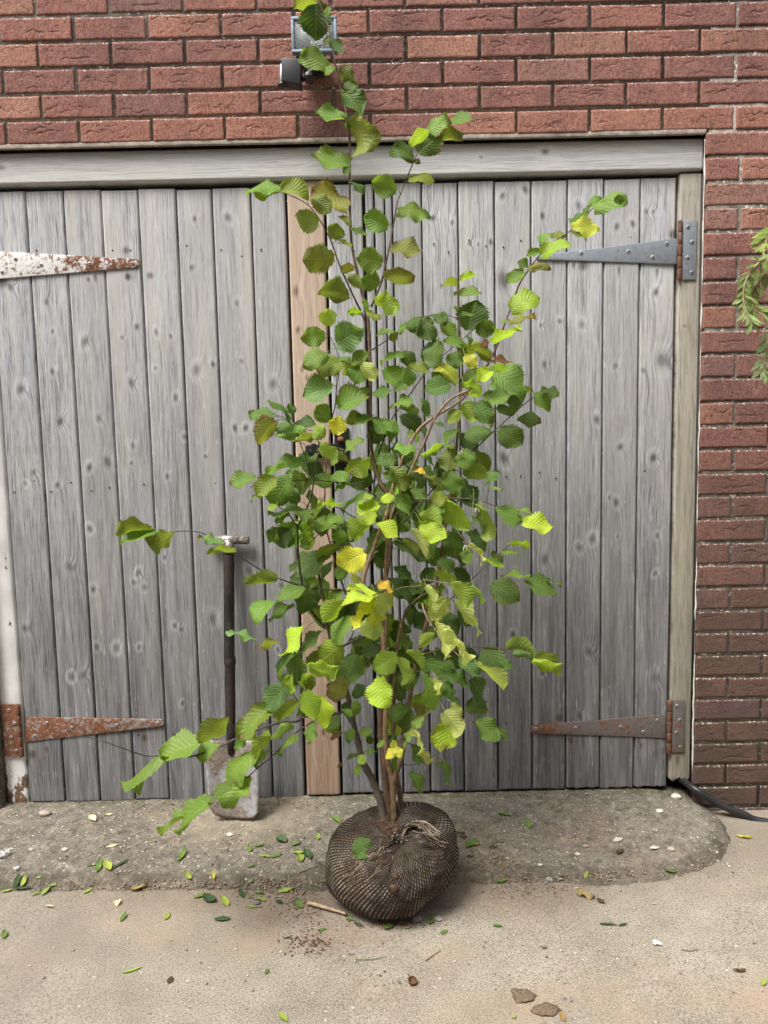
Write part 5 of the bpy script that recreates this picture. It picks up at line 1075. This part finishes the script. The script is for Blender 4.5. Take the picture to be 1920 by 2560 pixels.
# ================================================================ fallen leaves and litter
FC = {'g': (.13, .23, .045), 'k': (.040, .085, .032), 'l': (.30, .40, .075), 'c': (.62, .60, .42), 't': (.34, .24, .11), 'n': (.10, .055, .03), 'y': (.58, .50, .08), 'w': (.66, .65, .58), 'o': (.42, .22, .08)}
M_FALL = mat_leaf('fallen_leaf_blade', .22)
LITTER = """7 470 203 36 5 .34 c|curled cream leaf on the ramp left of the spade, above a folded cream one
7 400 222 34 -40 .55 c|folded cream leaf on the ramp below the lower left hinge
7 485 340 62 14 .28 c|long pale cream leaf on the ramp to the lower left of the spade blade
7 787 370 74 62 .32 g|slender green leaf lying steeply on the ramp below the drooping hazel leaves
7 390 420 30 20 .6 g|small rounded leaf, left end of the row of four on the ramp's edge
7 427 418 64 75 .42 g|upright green leaf, second in the row of four on the ramp's edge
7 466 428 50 -58 .5 l|pale green leaf, third in the row of four on the ramp's edge
7 518 420 80 28 .2 k|thin dark leaf, right end of the row of four on the ramp's edge
7 75 486 74 70 .42 k|large bluish green leaf standing at the ramp's front edge by the left border
7 106 484 56 68 .5 l|yellow green leaf tucked against the large bluish green leaf at the left border
7 28 533 52 12 .28 l|pale leaf on the yard touching the left border, below the bluish green leaf
7 102 523 84 4 .16 k|narrow dark leaf under the bluish green leaf near the left border
7 168 478 24 10 .5 l|tiny pale green leaf on the ramp edge right of the bluish green leaf
7 198 534 60 42 .36 l|lime green leaf at the foot of the ramp, the longest of three close together
7 155 546 44 16 .3 l|light green leaf at the foot of the ramp, leftmost of three close together
7 228 510 38 8 .34 l|short lime leaf at the foot of the ramp, uppermost of three close together
7 378 533 46 30 .36 l|single light green leaf at the foot of the ramp below the row of four
7 505 587 26 80 .75 c|small round pale yellow leaf on the yard left of the tan leaf
7 212 600 38 -6 .32 c|thin curved cream leaf on the yard below the three lime leaves
7 812 474 46 -50 .46 l|light green leaf on the ramp edge just left of the yellow one
7 920 470 42 -82 .46 y|yellow leaf with a green side on the ramp edge
7 866 556 62 18 .36 g|mid green leaf on the yard, left of the dark green pair
7 905 570 58 -30 .6 k|dark green broken leaf between two lighter ones on the yard
7 972 574 54 -60 .5 l|light green folded leaf to the right of the dark green broken one
7 1043 541 46 -65 .46 k|dark leaf by the foot of the ramp left of the long light green leaf
7 1120 541 50 -8 .3 g|green leaf at the foot of the ramp, just above the pair of narrow ones
7 1236 530 92 12 .26 l|long light green leaf at the foot of the ramp left of the root sack
7 1130 570 44 -22 .42 l|pale green leaf above a narrow lying leaf, left of the root sack
7 1088 603 60 2 .2 l|narrow pale leaf on the yard beneath the other pale green leaf
7 1206 583 32 -10 .55 k|small dark leaf on the soil left of the root sack
7 1290 595 44 -42 .44 g|green leaf on the soil next to the pale stick
7 960 658 72 2 .42 k|large dark glossy leaf alone in the middle left of the yard
7 533 643 54 60 .34 g|green leaf alone on the yard below the tan leaf
7 722 644 40 58 .46 l|light green leaf alone on the yard left of the large dark glossy one
7 18 720 44 80 .42 g|green leaf standing on the yard by the left border
7 570 877 92 18 .24 l|long lime green leaf alone on the open yard at lower left
7 735 921 36 50 .6 n|crumpled dark brown leaf on the open yard near the long lime leaf
7 1240 735 40 6 .3 k|small dark leaf on the yard left of the soil specks
7 1390 700 44 12 .36 g|small green leaf on the yard below the pale stick
7 1153 882 28 60 .5 g|tiny green leaf alone on the yard in front of the root sack
7 1224 1082 54 -48 .42 l|light green leaf at the bottom border of the yard
7 1146 382 52 -6 .26 l|pale narrow leaf on the ramp, left of its touching green neighbour
7 1196 379 54 22 .36 g|green leaf on the ramp touching a pale narrow leaf
7 1215 315 50 -28 .66 k|dark green crumpled leaf on the ramp, topmost of the cluster left of the sack
7 1280 331 46 18 .4 g|green leaf on the ramp, to the right of the dark crumpled one
7 1120 336 46 14 .36 g|green leaf on the ramp, below and left of the dark crumpled one
7 1077 346 38 -80 .5 g|upright green leaf, leftmost of the cluster on the ramp left of the sack
7 1286 370 52 -4 .36 l|pale green leaf on the ramp, above the small bright one left of the sack
7 1298 392 34 -76 .6 l|small bright yellow green leaf under two others, left of the sack
7 1330 378 46 -55 .5 k|dark green leaf nearest to the sack in the cluster on the ramp
7 1085 426 36 16 .3 g|thin green leaf on the ramp edge below the cluster left of the sack
7 1453 225 54 -36 .36 g|green leaf on the ramp just left of the hazel stems
7 1374 300 26 -80 .45 l|tiny pale green leaf on the ramp left of the sack's shoulder
7 1476 273 70 26 .22 l|yellow green leaf resting against the sack's left shoulder
7 1512 656 44 -10 .36 g|green leaf lying half under the sack's left foot
7 1550 680 44 -22 .36 k|dark green leaf in front of the sack's left foot
7 1088 491 30 60 .36 g|tiny green leaf on the ramp's sloping lip
7 1412 494 34 14 .44 l|pale green leaf against the left side of the sack
7 598 526 88 14 .34 t|large curled tan leaf on the yard at the foot of the ramp
8 520 203 66 -10 .3 g|green leaf high on the ramp to the right of the sack
8 622 240 46 -65 .62 g|broad folded green leaf on the ramp, right of the slim one
8 290 288 54 -72 .42 g|upright green leaf touching the right side of the sack
8 326 280 54 -2 .28 g|level green leaf sticking out from beside the sack's right shoulder
8 376 332 62 32 .5 g|wide green leaf on the ramp to the right of the sack's shoulder
8 406 332 24 30 .6 o|small orange brown leaf scrap behind the wide green leaf
8 342 300 34 -12 .5 n|dark brown crumpled scrap under the green leaf by the sack
8 472 348 36 4 .34 n|brown shred on the ramp right of the wide green leaf
8 373 383 32 6 .36 k|small dark leaf on the ramp close to the sack's right side
8 1010 313 46 20 .42 w|white cream leaf on the ramp at right, the upper of two
8 1168 350 42 6 .44 w|white cream leaf on the ramp at right, the lower of two
8 1020 366 34 32 .44 n|dark brown leaf on the ramp between the two cream leaves
8 510 493 44 20 .4 g|green leaf on the soil at the foot of the ramp right of the sack
8 875 458 36 70 .56 l|bright green sprout like leaf at the foot of the ramp
8 1236 450 66 -6 .24 g|green leaf at the foot of the ramp's right end
8 868 556 90 -18 .36 t|large dry brown and yellow leaf on the yard right of the sack
8 936 580 40 -30 .6 n|shrivelled dark leaf touching the large dry brown one
8 970 680 74 -4 .16 k|slender dark leaf on the yard, longer one of a pair end to end
8 1032 681 44 10 .24 k|slender dark leaf on the yard, shorter one of a pair end to end
8 1166 590 32 -6 .32 w|thin cream leaf on the yard right of the shrivelled leaf
8 1555 301 66 -12 .44 y|yellow and brown curled leaf on the yard below the black pipe
8 201 665 38 48 .6 g|green leaf in front of the sack's right foot, the upper one
8 260 711 36 32 .5 g|green leaf in front of the sack's right foot, the lower one
8 490 685 42 -4 .36 g|light green leaf alone on the yard right of the sack
8 22 690 52 30 .44 g|green leaf at the sack's front, half under it
8 75 674 36 4 .4 t|tan scrap at the sack's front
8 100 693 28 -10 .34 l|thin pale green leaf below the tan scrap at the sack's front
8 770 1080 46 -60 .5 o|orange tan leaf beside the lower mud clod
8 1356 150 70 -34 .4 o|dry orange brown leaf tucked under the upper end of the black pipe
8 1486 205 56 -10 .34 t|tan leaf lying behind the middle of the black pipe
8 562 1079 24 20 .5 l|tiny bright green leaf at the bottom border below the mud clods
8 690 781 32 -6 .3 n|small brown leaf scrap on the yard in the middle
8 1536 880 58 -6 .4 n|dead brown leaf on the yard at far right
8 1640 926 36 70 .5 l|green leaf at the right border of the yard
"""
GRP = 'fallen leaves scattered on the concrete'
proto_leaf = [None]
def fallen(px, py, ln, ang, wr, cc, label, k, obj_at=None):
    rr = random.Random(k * 31 + 3); a = math.radians(ang)
    dx, dy = math.cos(a) * ln * .5 * .5787, -math.sin(a) * ln * .5 * .5787
    b, tp = atg(px - dx, py - dy), atg(px + dx, py + dy); c = atg(px, py)
    nrm = Vector((0, -.10 if -.37 < c.y < .02 else 0, 1)).normalized()
    standing = abs(math.sin(a)) > .85 and ln > 34
    if standing:                                              # propped up: its tip clears the ground
        b = atg(px - dx, py - dy) if dy < 0 else atg(px + dx, py + dy)
        top = (px + dx, py + dy) if dy < 0 else (px - dx, py - dy)
        q = atg(*top); d_ = q - b; tp = CAM + (q - CAM) * (1 - .35 * d_.length / 2.4); 
    D = (tp - b); L = D.length; D.normalize(); s = D.cross(nrm).normalized(); n = s.cross(D).normalized()
    if n.z < 0: n = -n; s = -s
    nt, ns = 13, 5; V, A = [], []
    fold = rr.uniform(.15, .7); curl = rr.uniform(-.25, .7); tw = rr.uniform(-.5, .5); cr = .16 if cc in 'ntoy' else .05
    for i in range(nt):
        t = i / (nt - 1); hw = (math.sin(math.pi * min(1, t ** .92)) ** .8 if 0 < t < 1 else .02) * wr * L * .5
        for j in range(ns):
            x = (j / (ns - 1) * 2 - 1); jag = 1 + (.10 * rr.uniform(-1, 1) if cc in 'nto' and abs(x) > .9 else 0)
            z = abs(x) * hw * fold + curl * L * (t - .5) ** 2 + tw * x * hw * (t - .5) + cr * L * float(vnoise(t * 4 + k, x * 1.7, k * 1.3)) * (abs(x) + .3)
            V.append((b - c) + D * (t * L) + s * (x * hw * jag) + n * z); A.append((t, x, .55 if cc in 'tyo' else .15))
    lo = min((v.z + c.z) - ground_h(v.x + c.x, v.y + c.y) for v in V[::3])
    V = [v + Vector((0, 0, .0015 - lo)) for v in V]
    m = MB(); g_ = rr.uniform(.85, 1.18); col = np.array([FC[cc][0] * g_ * rr.uniform(.9, 1.1), FC[cc][1] * g_, FC[cc][2] * g_, 1.])
    m.add(V, grid_faces(nt, ns), lcol=col, luv=np.array(A))
    o = m.build('fallen_leaf', M_FALL); o.location = c
    return tag(o, label, 'leaf', GRP)
for k, line in enumerate(LITTER.strip().split('\n')):
    d_, lab = line.split('|'); f = d_.split(); vx, vy = (0, 1920) if f[0] == '7' else (960, 1920)
    fallen(vx + .5787 * float(f[1]), vy + .5787 * float(f[2]), float(f[3]), float(f[4]), float(f[5]), f[6], lab, k)
# a torn hazel leaf lying on the net
def leaf_on_sack():
    p = ON_SACK(912, 2117, .004); m = MB(); rr = random.Random(5)
    leaf(m, Vector((-.020, .012, .016)), Vector((.012, -.016, -.018)), .9, (.10, .19, .035), .1, rr, False)
    v = np.concatenate(m.v); o = m.build('fallen_leaf', M_LEAF); o.location = p
    tag(o, 'green leaf lying on the upper left of the root sack', 'leaf', GRP)
_cam_keep = CAM.copy(); leaf_on_sack()

def lump(name, px, py, rx, ry, rz, col, label, cat, k, rough=.25, group=None, sc=120, on=0.0):
    c = atg(px, py); m = MB(); V = []; nr, nc = 16, 24
    for i in range(nr):
        a = i / (nr - 1) * math.pi
        for j in range(nc):
            b = j / nc * 2 * math.pi; x, y, z = math.sin(a) * math.cos(b), math.sin(a) * math.sin(b), math.cos(a)
            q = 1 + rough * float(fbm(x * 1.8 + k, y * 1.8, z * 1.8, 61, 4))
            V.append((x * rx * q, y * ry * q, z * rz * q))
    m.add(V, grid_faces(nr, nc, True), vcol=np.array([*col, 1.])); o = m.build(name, M_LUMP); o.location = (c.x, c.y, c.z + rz * .30 + on)
    return tag(o, label, cat, group)
M_LUMP = mat_vcol('earth_and_stone', .93, bump=.8, sc=160, spec=.15)
mud = (.135, .098, .068)
def mudclod(px, py, w_px, h_px, label, k):
    a, b = atg(px - w_px / 2, py), atg(px + w_px / 2, py); c0, d0 = atg(px, py + h_px / 2), atg(px, py - h_px / 2)
    return lump('mud_clod', px, py, (b - a).length / 2, (d0 - c0).length / 2, .0045, mud, label, 'mud', k, .75, 'dried mud clods on the yard')
mudclod(1308, 2490, 56, 36, 'flat brown mud clod on the yard, the upper left one without a leaf', 1)
mudclod(1366, 2526, 62, 34, 'flat brown mud clod on the yard, the lower right one beside the orange leaf', 2)
PEB = [(1373, 2200, .011, (.26, .25, .24), 'grey pebble below the ramp right of the sack, largest of three'), (1364, 2208, .007, (.20, .19, .18), 'small dark grey pebble touching the largest grey one'), (1400, 2198, .007, (.22, .20, .18), 'flat grey pebble right of the largest grey one'),
       (1444, 2136, .008, (.52, .46, .39), 'white pebble on the ramp right of the brick dust'), (1464, 2116, .009, (.34, .26, .19), 'pinkish brown pebble on the ramp above the white one'), (1350, 2162, .006, (.58, .54, .48), 'small white pebble on the ramp edge'),
       (1441, 2222, .006, (.55, .50, .43), 'small cream pebble by the large dry leaf'), (1042, 2300, .014, (.25, .23, .21), 'grey stone under the front of the sack, left one of two'), (1096, 2299, .012, (.29, .26, .24), 'grey stone under the front of the sack, right one of two'),
       (1678, 2124, .011, (.40, .33, .25), 'tan stone at the ramp edge near its right end'), (1690, 1993, .016, (.50, .47, .42), 'white lump on the ramp under the post'), (1649, 2029, .011, (.58, .56, .52), 'white chip on the ramp between the hinge and the pipe'),
       (642, 2259, .010, (.16, .16, .17), 'dark grey stone beside the narrow pale leaf'), (741, 2252, .008, (.10, .09, .08), 'small black stone left of the pale stick'), (575, 2088, .010, (.62, .57, .50), 'white stone in the ramp below the spade blade'),
       (113, 2036, .020, (.32, .27, .23), 'flat brown grey stone set in the ramp below the left post'), (162, 2125, .010, (.45, .38, .34), 'pinkish stone on the ramp at left'), (42, 2172, .010, (.36, .37, .39), 'pale grey stone above the bluish leaf'), (78, 2455 - 330, .008, (.40, .37, .33), 'small tan stone on the ramp near the left border')]
for k, (px, py, r_, col, lab) in enumerate(PEB):
    lump('pebble', px, py, r_, r_ * .8, r_ * .55, col, lab, 'stone', 10 + k, .3, 'stones lying on the concrete')
# sticks, stems
def stick(px, r_, col, label, name='stick'):
    P = [atg(a, b) for a, b in px]; P = [p + Vector((0, 0, r_ * 1.2 + .001)) for p in P]; c = P[0].copy(); m = MB()
    C_ = catmull([p - c for p in P], 6); m.add(*tube(C_, np.linspace(r_, r_ * .55, len(C_)), 7, rough=.25, seed=len(label)), bcol=np.array([*col, 1.])); o = m.build(name, M_BARK); o.location = c
    return tag(o, label, 'twig')
stick([(770, 2264), (800, 2272), (838, 2283), (866, 2292)], .006, (.33, .25, .17), 'pale broken stick pointing at the foot of the sack')
stick([(103 + 0, 2402), (122, 2392), (142, 2377)][0:0] or [(1064, 2404), (1082, 2391), (1102, 2378)], .0012, (.10, .07, .05), 'thin dark twig on the yard in front of the sack')
stick([(888, 2400), (930, 2400), (968, 2393)], .0013, (.14, .19, .09), 'grey green grass stem lying left of the thin dark twig', 'grass_stem')
stick([(1395, 2193), (1420, 2190), (1446, 2187)], .0022, (.13, .125, .08), 'short greenish stem at the foot of the ramp', 'grass_stem')
stick([(1703, 2376), (1725, 2379), (1745, 2376)], .0016, (.12, .14, .10), 'curved grey green stem on the yard at right', 'grass_stem')
stick([(1100, 2264), (1130, 2265), (1160, 2263)], .0011, (.26, .24, .10), 'pale grass stem at the right foot of the sack', 'grass_stem')
stick([(748, 2184), (780, 2172), (808, 2163)], .0014, (.07, .05, .035), 'dark fine root lying left of the sack', 'root')
stick([(612, 2222), (622, 2238), (640, 2252), (655, 2250)], .0012, (.06, .09, .05), 'bent dark green stalk at the foot of the ramp', 'stalk')
stick([(796, 2168), (806, 2185), (818, 2200)], .0013, (.09, .13, .05), 'green stalk beside the left of the sack', 'stalk')
stick([(775, 2210), (795, 2216), (820, 2220)], .0011, (.34, .27, .11), 'straw coloured stem by the left of the sack', 'grass_stem')
# half nutshell, paint flake, feather
def shell():
    c = atg(1030, 2458); m = MB(); V = []
    for i in range(10):
        a = i / 9 * 1.6
        for j in range(20): b = j / 20 * 6.283; V.append((.011 * math.sin(a) * math.cos(b), .011 * math.sin(a) * math.sin(b), .0105 - .010 * math.cos(a)))
    n = len(V); V2 = [(x * .8, y * .8, z * .85 + .002) for x, y, z in V]
    f = grid_faces(10, 20, True); m.add(V + V2, [q[::-1] for q in f] + [tuple(n + k for k in q) for q in f] + [(180 + j, 180 + (j + 1) % 20, n + 180 + (j + 1) % 20, n + 180 + j) for j in range(20)], vcol=np.array([.12, .065, .04, 1.]))
    o = m.build('nutshell', M_LUMP); o.location = c; o.rotation_euler = (.25, .1, 0); tag(o, 'empty brown half nutshell on the yard in front of the sack', 'nutshell')
shell()
def flake():
    c = atg(1642, 2361); m = MB(); rr = random.Random(3); n = 11
    ring = [(.011 * rr.uniform(.5, 1.1) * math.cos(k / n * 6.283) * 1.3, .011 * rr.uniform(.5, 1.1) * math.sin(k / n * 6.283), .002 + rr.uniform(0, .004)) for k in range(n)]
    V = ring + [(x, y, z + .0012) for x, y, z in ring]; m.add(V, [tuple(range(n))[::-1], tuple(range(n, 2 * n))] + [(k, (k + 1) % n, n + (k + 1) % n, n + k) for k in range(n)], vcol=np.array([.72, .73, .74, 1.]))
    o = m.build('paint_flake', M_LUMP, smooth=False); o.location = c; tag(o, 'white paint flake on the yard at right', 'paint flake')
flake()
def feather():
    c = atg(2, 2150); m = MB(); rr = random.Random(8)
    m.add(*tube(catmull([(-.03, .0, .004), (0, .004, .009), (.014, .016, .016), (.018, .03, .022)], 5), .0007, 5), vcol=np.array([.75, .75, .74, 1.]))
    for k in range(46):
        t = k / 45; p = Vector((-.012 + .03 * t, .002 + .024 * t * t, .007 + .012 * t)); a = rr.uniform(0, 6.28); q = p + Vector((math.cos(a) * .014, math.sin(a) * .012, rr.uniform(-.004, .012)))
        m.add(*tube([p, p.lerp(q, .5) + Vector((0, 0, .002)), q], [.0009, .0007, .0002], 4), vcol=np.array([.78, .79, .80, 1.]))
    o = m.build('feather', M_LUMP); o.location = c; tag(o, 'small fluffy white feather on the ramp at the left border', 'feather')
feather()
# loose grit and soil crumbs nobody could count
def grit():
    rr = random.Random(12); m = MB()
    ico = bmesh.new(); bmesh.ops.create_icosphere(ico, subdivisions=1, radius=1); iv = np.array([v.co[:] for v in ico.verts]); ifc = [tuple(v.index for v in f.verts) for f in ico.faces]; ico.free()
    zones = [(700, 2225, 110, 40, 330, 's'), (770, 2290, 60, 60, 160, 's'), (1330, 2215, 140, 30, 330, 's'), (780, 2365, 70, 30, 130, 'b'), (1250, 2150, 70, 26, 150, 's'), (400, 2215, 380, 16, 420, 's'), (1500, 2190, 180, 14, 220, 's'), (1300, 2090, 340, 60, 170, 'p'), (400, 2110, 400, 60, 210, 'p'), (960, 2400, 900, 120, 240, 'p'), (1780, 2150, 120, 60, 80, 'p'), (980, 2310, 150, 12, 120, 's'), (600, 2009, 520, 6, 260, 's'), (1300, 1988, 330, 5, 200, 's')]
    pal = {'s': [(.20, .145, .105), (.25, .185, .135), (.15, .11, .08), (.29, .225, .17)], 'b': [(.085, .05, .032), (.13, .08, .05)], 'p': [(.30, .26, .21), (.42, .38, .32), (.17, .15, .13), (.36, .31, .25), (.24, .20, .16)]}
    for (zx, zy, sx_, sy_, n, pk) in zones:
        for _ in range(n):
            px, py = rr.gauss(zx, sx_ * .5), rr.gauss(zy, sy_ * .5)
            if not (-40 < px < 1960 and 2000 < py < 2600) and py > 2000: continue
            if 810 < px < 1145 and py < 2300: continue
            c = atg(px, py); r_ = rr.choice([.0012, .0016, .002, .0026, .0034]) * (1.15 if pk == 'p' else 1)
            V = iv * r_ * np.array([rr.uniform(.7, 1.3), rr.uniform(.7, 1.3), rr.uniform(.5, .9)]) * (1 + .18 * np.array([[rr.uniform(-1, 1)] for _ in iv])) + np.array([c.x, c.y, c.z + r_ * .35])
            m.add(V, ifc, vcol=np.array([*rr.choice(pal[pk]), 1.]))
    o = m.build('grit', M_LUMP, smooth=False); o['kind'] = 'stuff'
grit()

# ================================================================ shrub reaching in from the right
def shrub():
    base = Vector((1.62, -.42, 0))
    SH = empty('overhanging_shrub', tuple(base), 'green arching shrub with narrow glossy leaflets reaching in beside the brick pier', 'shrub')
    st = MB(); lf = MB(); rr = random.Random(17); Y = -.30
    V4 = lambda x, y: (960 + .5787 * x, 640 + .5787 * y)
    trunk = [base, base + Vector((-.04, .02, .6)), base + Vector((-.02, .03, 1.2)), base + Vector((-.10, .06, 1.62)), base + Vector((-.12, .06, 1.86))]
    C_ = catmull(trunk, 8); st.add(*tube(C_, np.linspace(.014, .006, len(C_)), 8, rough=.1), bcol=np.array([.16, .10, .06, 1.]))
    root = trunk[3]
    def arch(pix, y0, y1, red=False, n=24):
        P = [root] + [at(*V4(x, y), y0 + (y1 - y0) * i / (len(pix) - 1)) for i, (x, y) in enumerate(pix)]
        C_ = catmull(P, 9); st.add(*tube(C_, np.linspace(.0042, .0011, len(C_)), 7), bcol=np.array([*((.17, .07, .04) if red else (.24, .24, .10)), 1.]))
        return C_[8:]
    def leaflets(C_, ln, every, cols, drop=.5, tipn=True):
        for i in range(0, len(C_) - 1, every):
            p = np.array(C_[i]); d = np.array(C_[min(i + 1, len(C_) - 1)]) - p; d /= np.linalg.norm(d) + 1e-9
            for sd in (-1, 1):
                sv = np.cross(d, (0, -1, 0)) * sd; v = d * rr.uniform(.3, .9) + sv * rr.uniform(.5, 1.0) + np.array([0, rr.uniform(-.5, .4), -drop * rr.uniform(.2, 1)]); v /= np.linalg.norm(v)
                L = ln * rr.uniform(.7, 1.25); b, tp = p + v * .004, p + v * L
                simple_leaf(lf, b, tp, rr.uniform(.20, .32), rr.choice(cols), rr)
    a1 = arch([(1720, -20), (1640, 15), (1590, 60), (1558, 120), (1552, 190), (1570, 250), (1592, 290)], -.30, -.38)
    leaflets(a1, .036, 2, [(.20, .30, .09), (.28, .38, .14), (.15, .24, .06)])
    a2 = arch([(1760, 60), (1690, 62), (1640, 90), (1606, 140), (1592, 190), (1606, 225), (1640, 245)], -.26, -.34, True)
    leaflets(a2, .040, 2, [(.20, .30, .08), (.28, .34, .12)])
    a3 = arch([(1770, 250), (1710, 270), (1668, 330), (1650, 400), (1640, 470), (1650, 510)], -.24, -.30)
    leaflets(a3, .042, 2, [(.20, .30, .14), (.30, .38, .20)])
    a4 = arch([(1760, -120), (1700, -130), (1660, -90), (1645, -40)], -.34, -.42); leaflets(a4, .050, 2, [(.32, .40, .09), (.25, .34, .08)])
    for q in range(7):                                        # the bush itself, beyond the picture's edge
        e = base + Vector((rr.uniform(-.08, .34), rr.uniform(-.22, .2), rr.uniform(1.0, 1.9))); P = [base + Vector((0, 0, .5 + .1 * q)), base.lerp(e, .6) + Vector((.05, 0, .2)), e]
        C2 = catmull(P, 9); st.add(*tube(C2, np.linspace(.006, .0015, len(C2)), 6), bcol=np.array([.17, .12, .07, 1.])); leaflets(C2[4:], .04, 2, [(.11, .18, .05), (.17, .25, .07)])
    st.build('stem', M_BARK, SH); lf.build('foliage', M_FALL, SH)
def simple_leaf(mb, b, tp, wr, col, rr):
    b, tp = np.array(b), np.array(tp); L = np.linalg.norm(tp - b); D = (tp - b) / L; s = np.cross(D, (rr.uniform(-.4, .4), -1, rr.uniform(.2, .9))); s /= np.linalg.norm(s); n = np.cross(s, D)
    V, A = [], []; fold, curl = rr.uniform(.1, .4), rr.uniform(-.4, .3)
    for i in range(9):
        t = i / 8; hw = (math.sin(math.pi * t ** .85) ** .9 if 0 < t < 1 else .015) * wr * L / 2
        for j in (-1, 0, 1): V.append(b + D * t * L + s * j * hw + n * (abs(j) * hw * fold + curl * L * (t - .4) ** 2)); A.append((t, j, 0.))
    g_ = rr.uniform(.8, 1.2); mb.add(V, grid_faces(9, 3), lcol=np.array([col[0] * g_, col[1] * g_, col[2] * g_, 1.]), luv=np.array(A))
shrub()
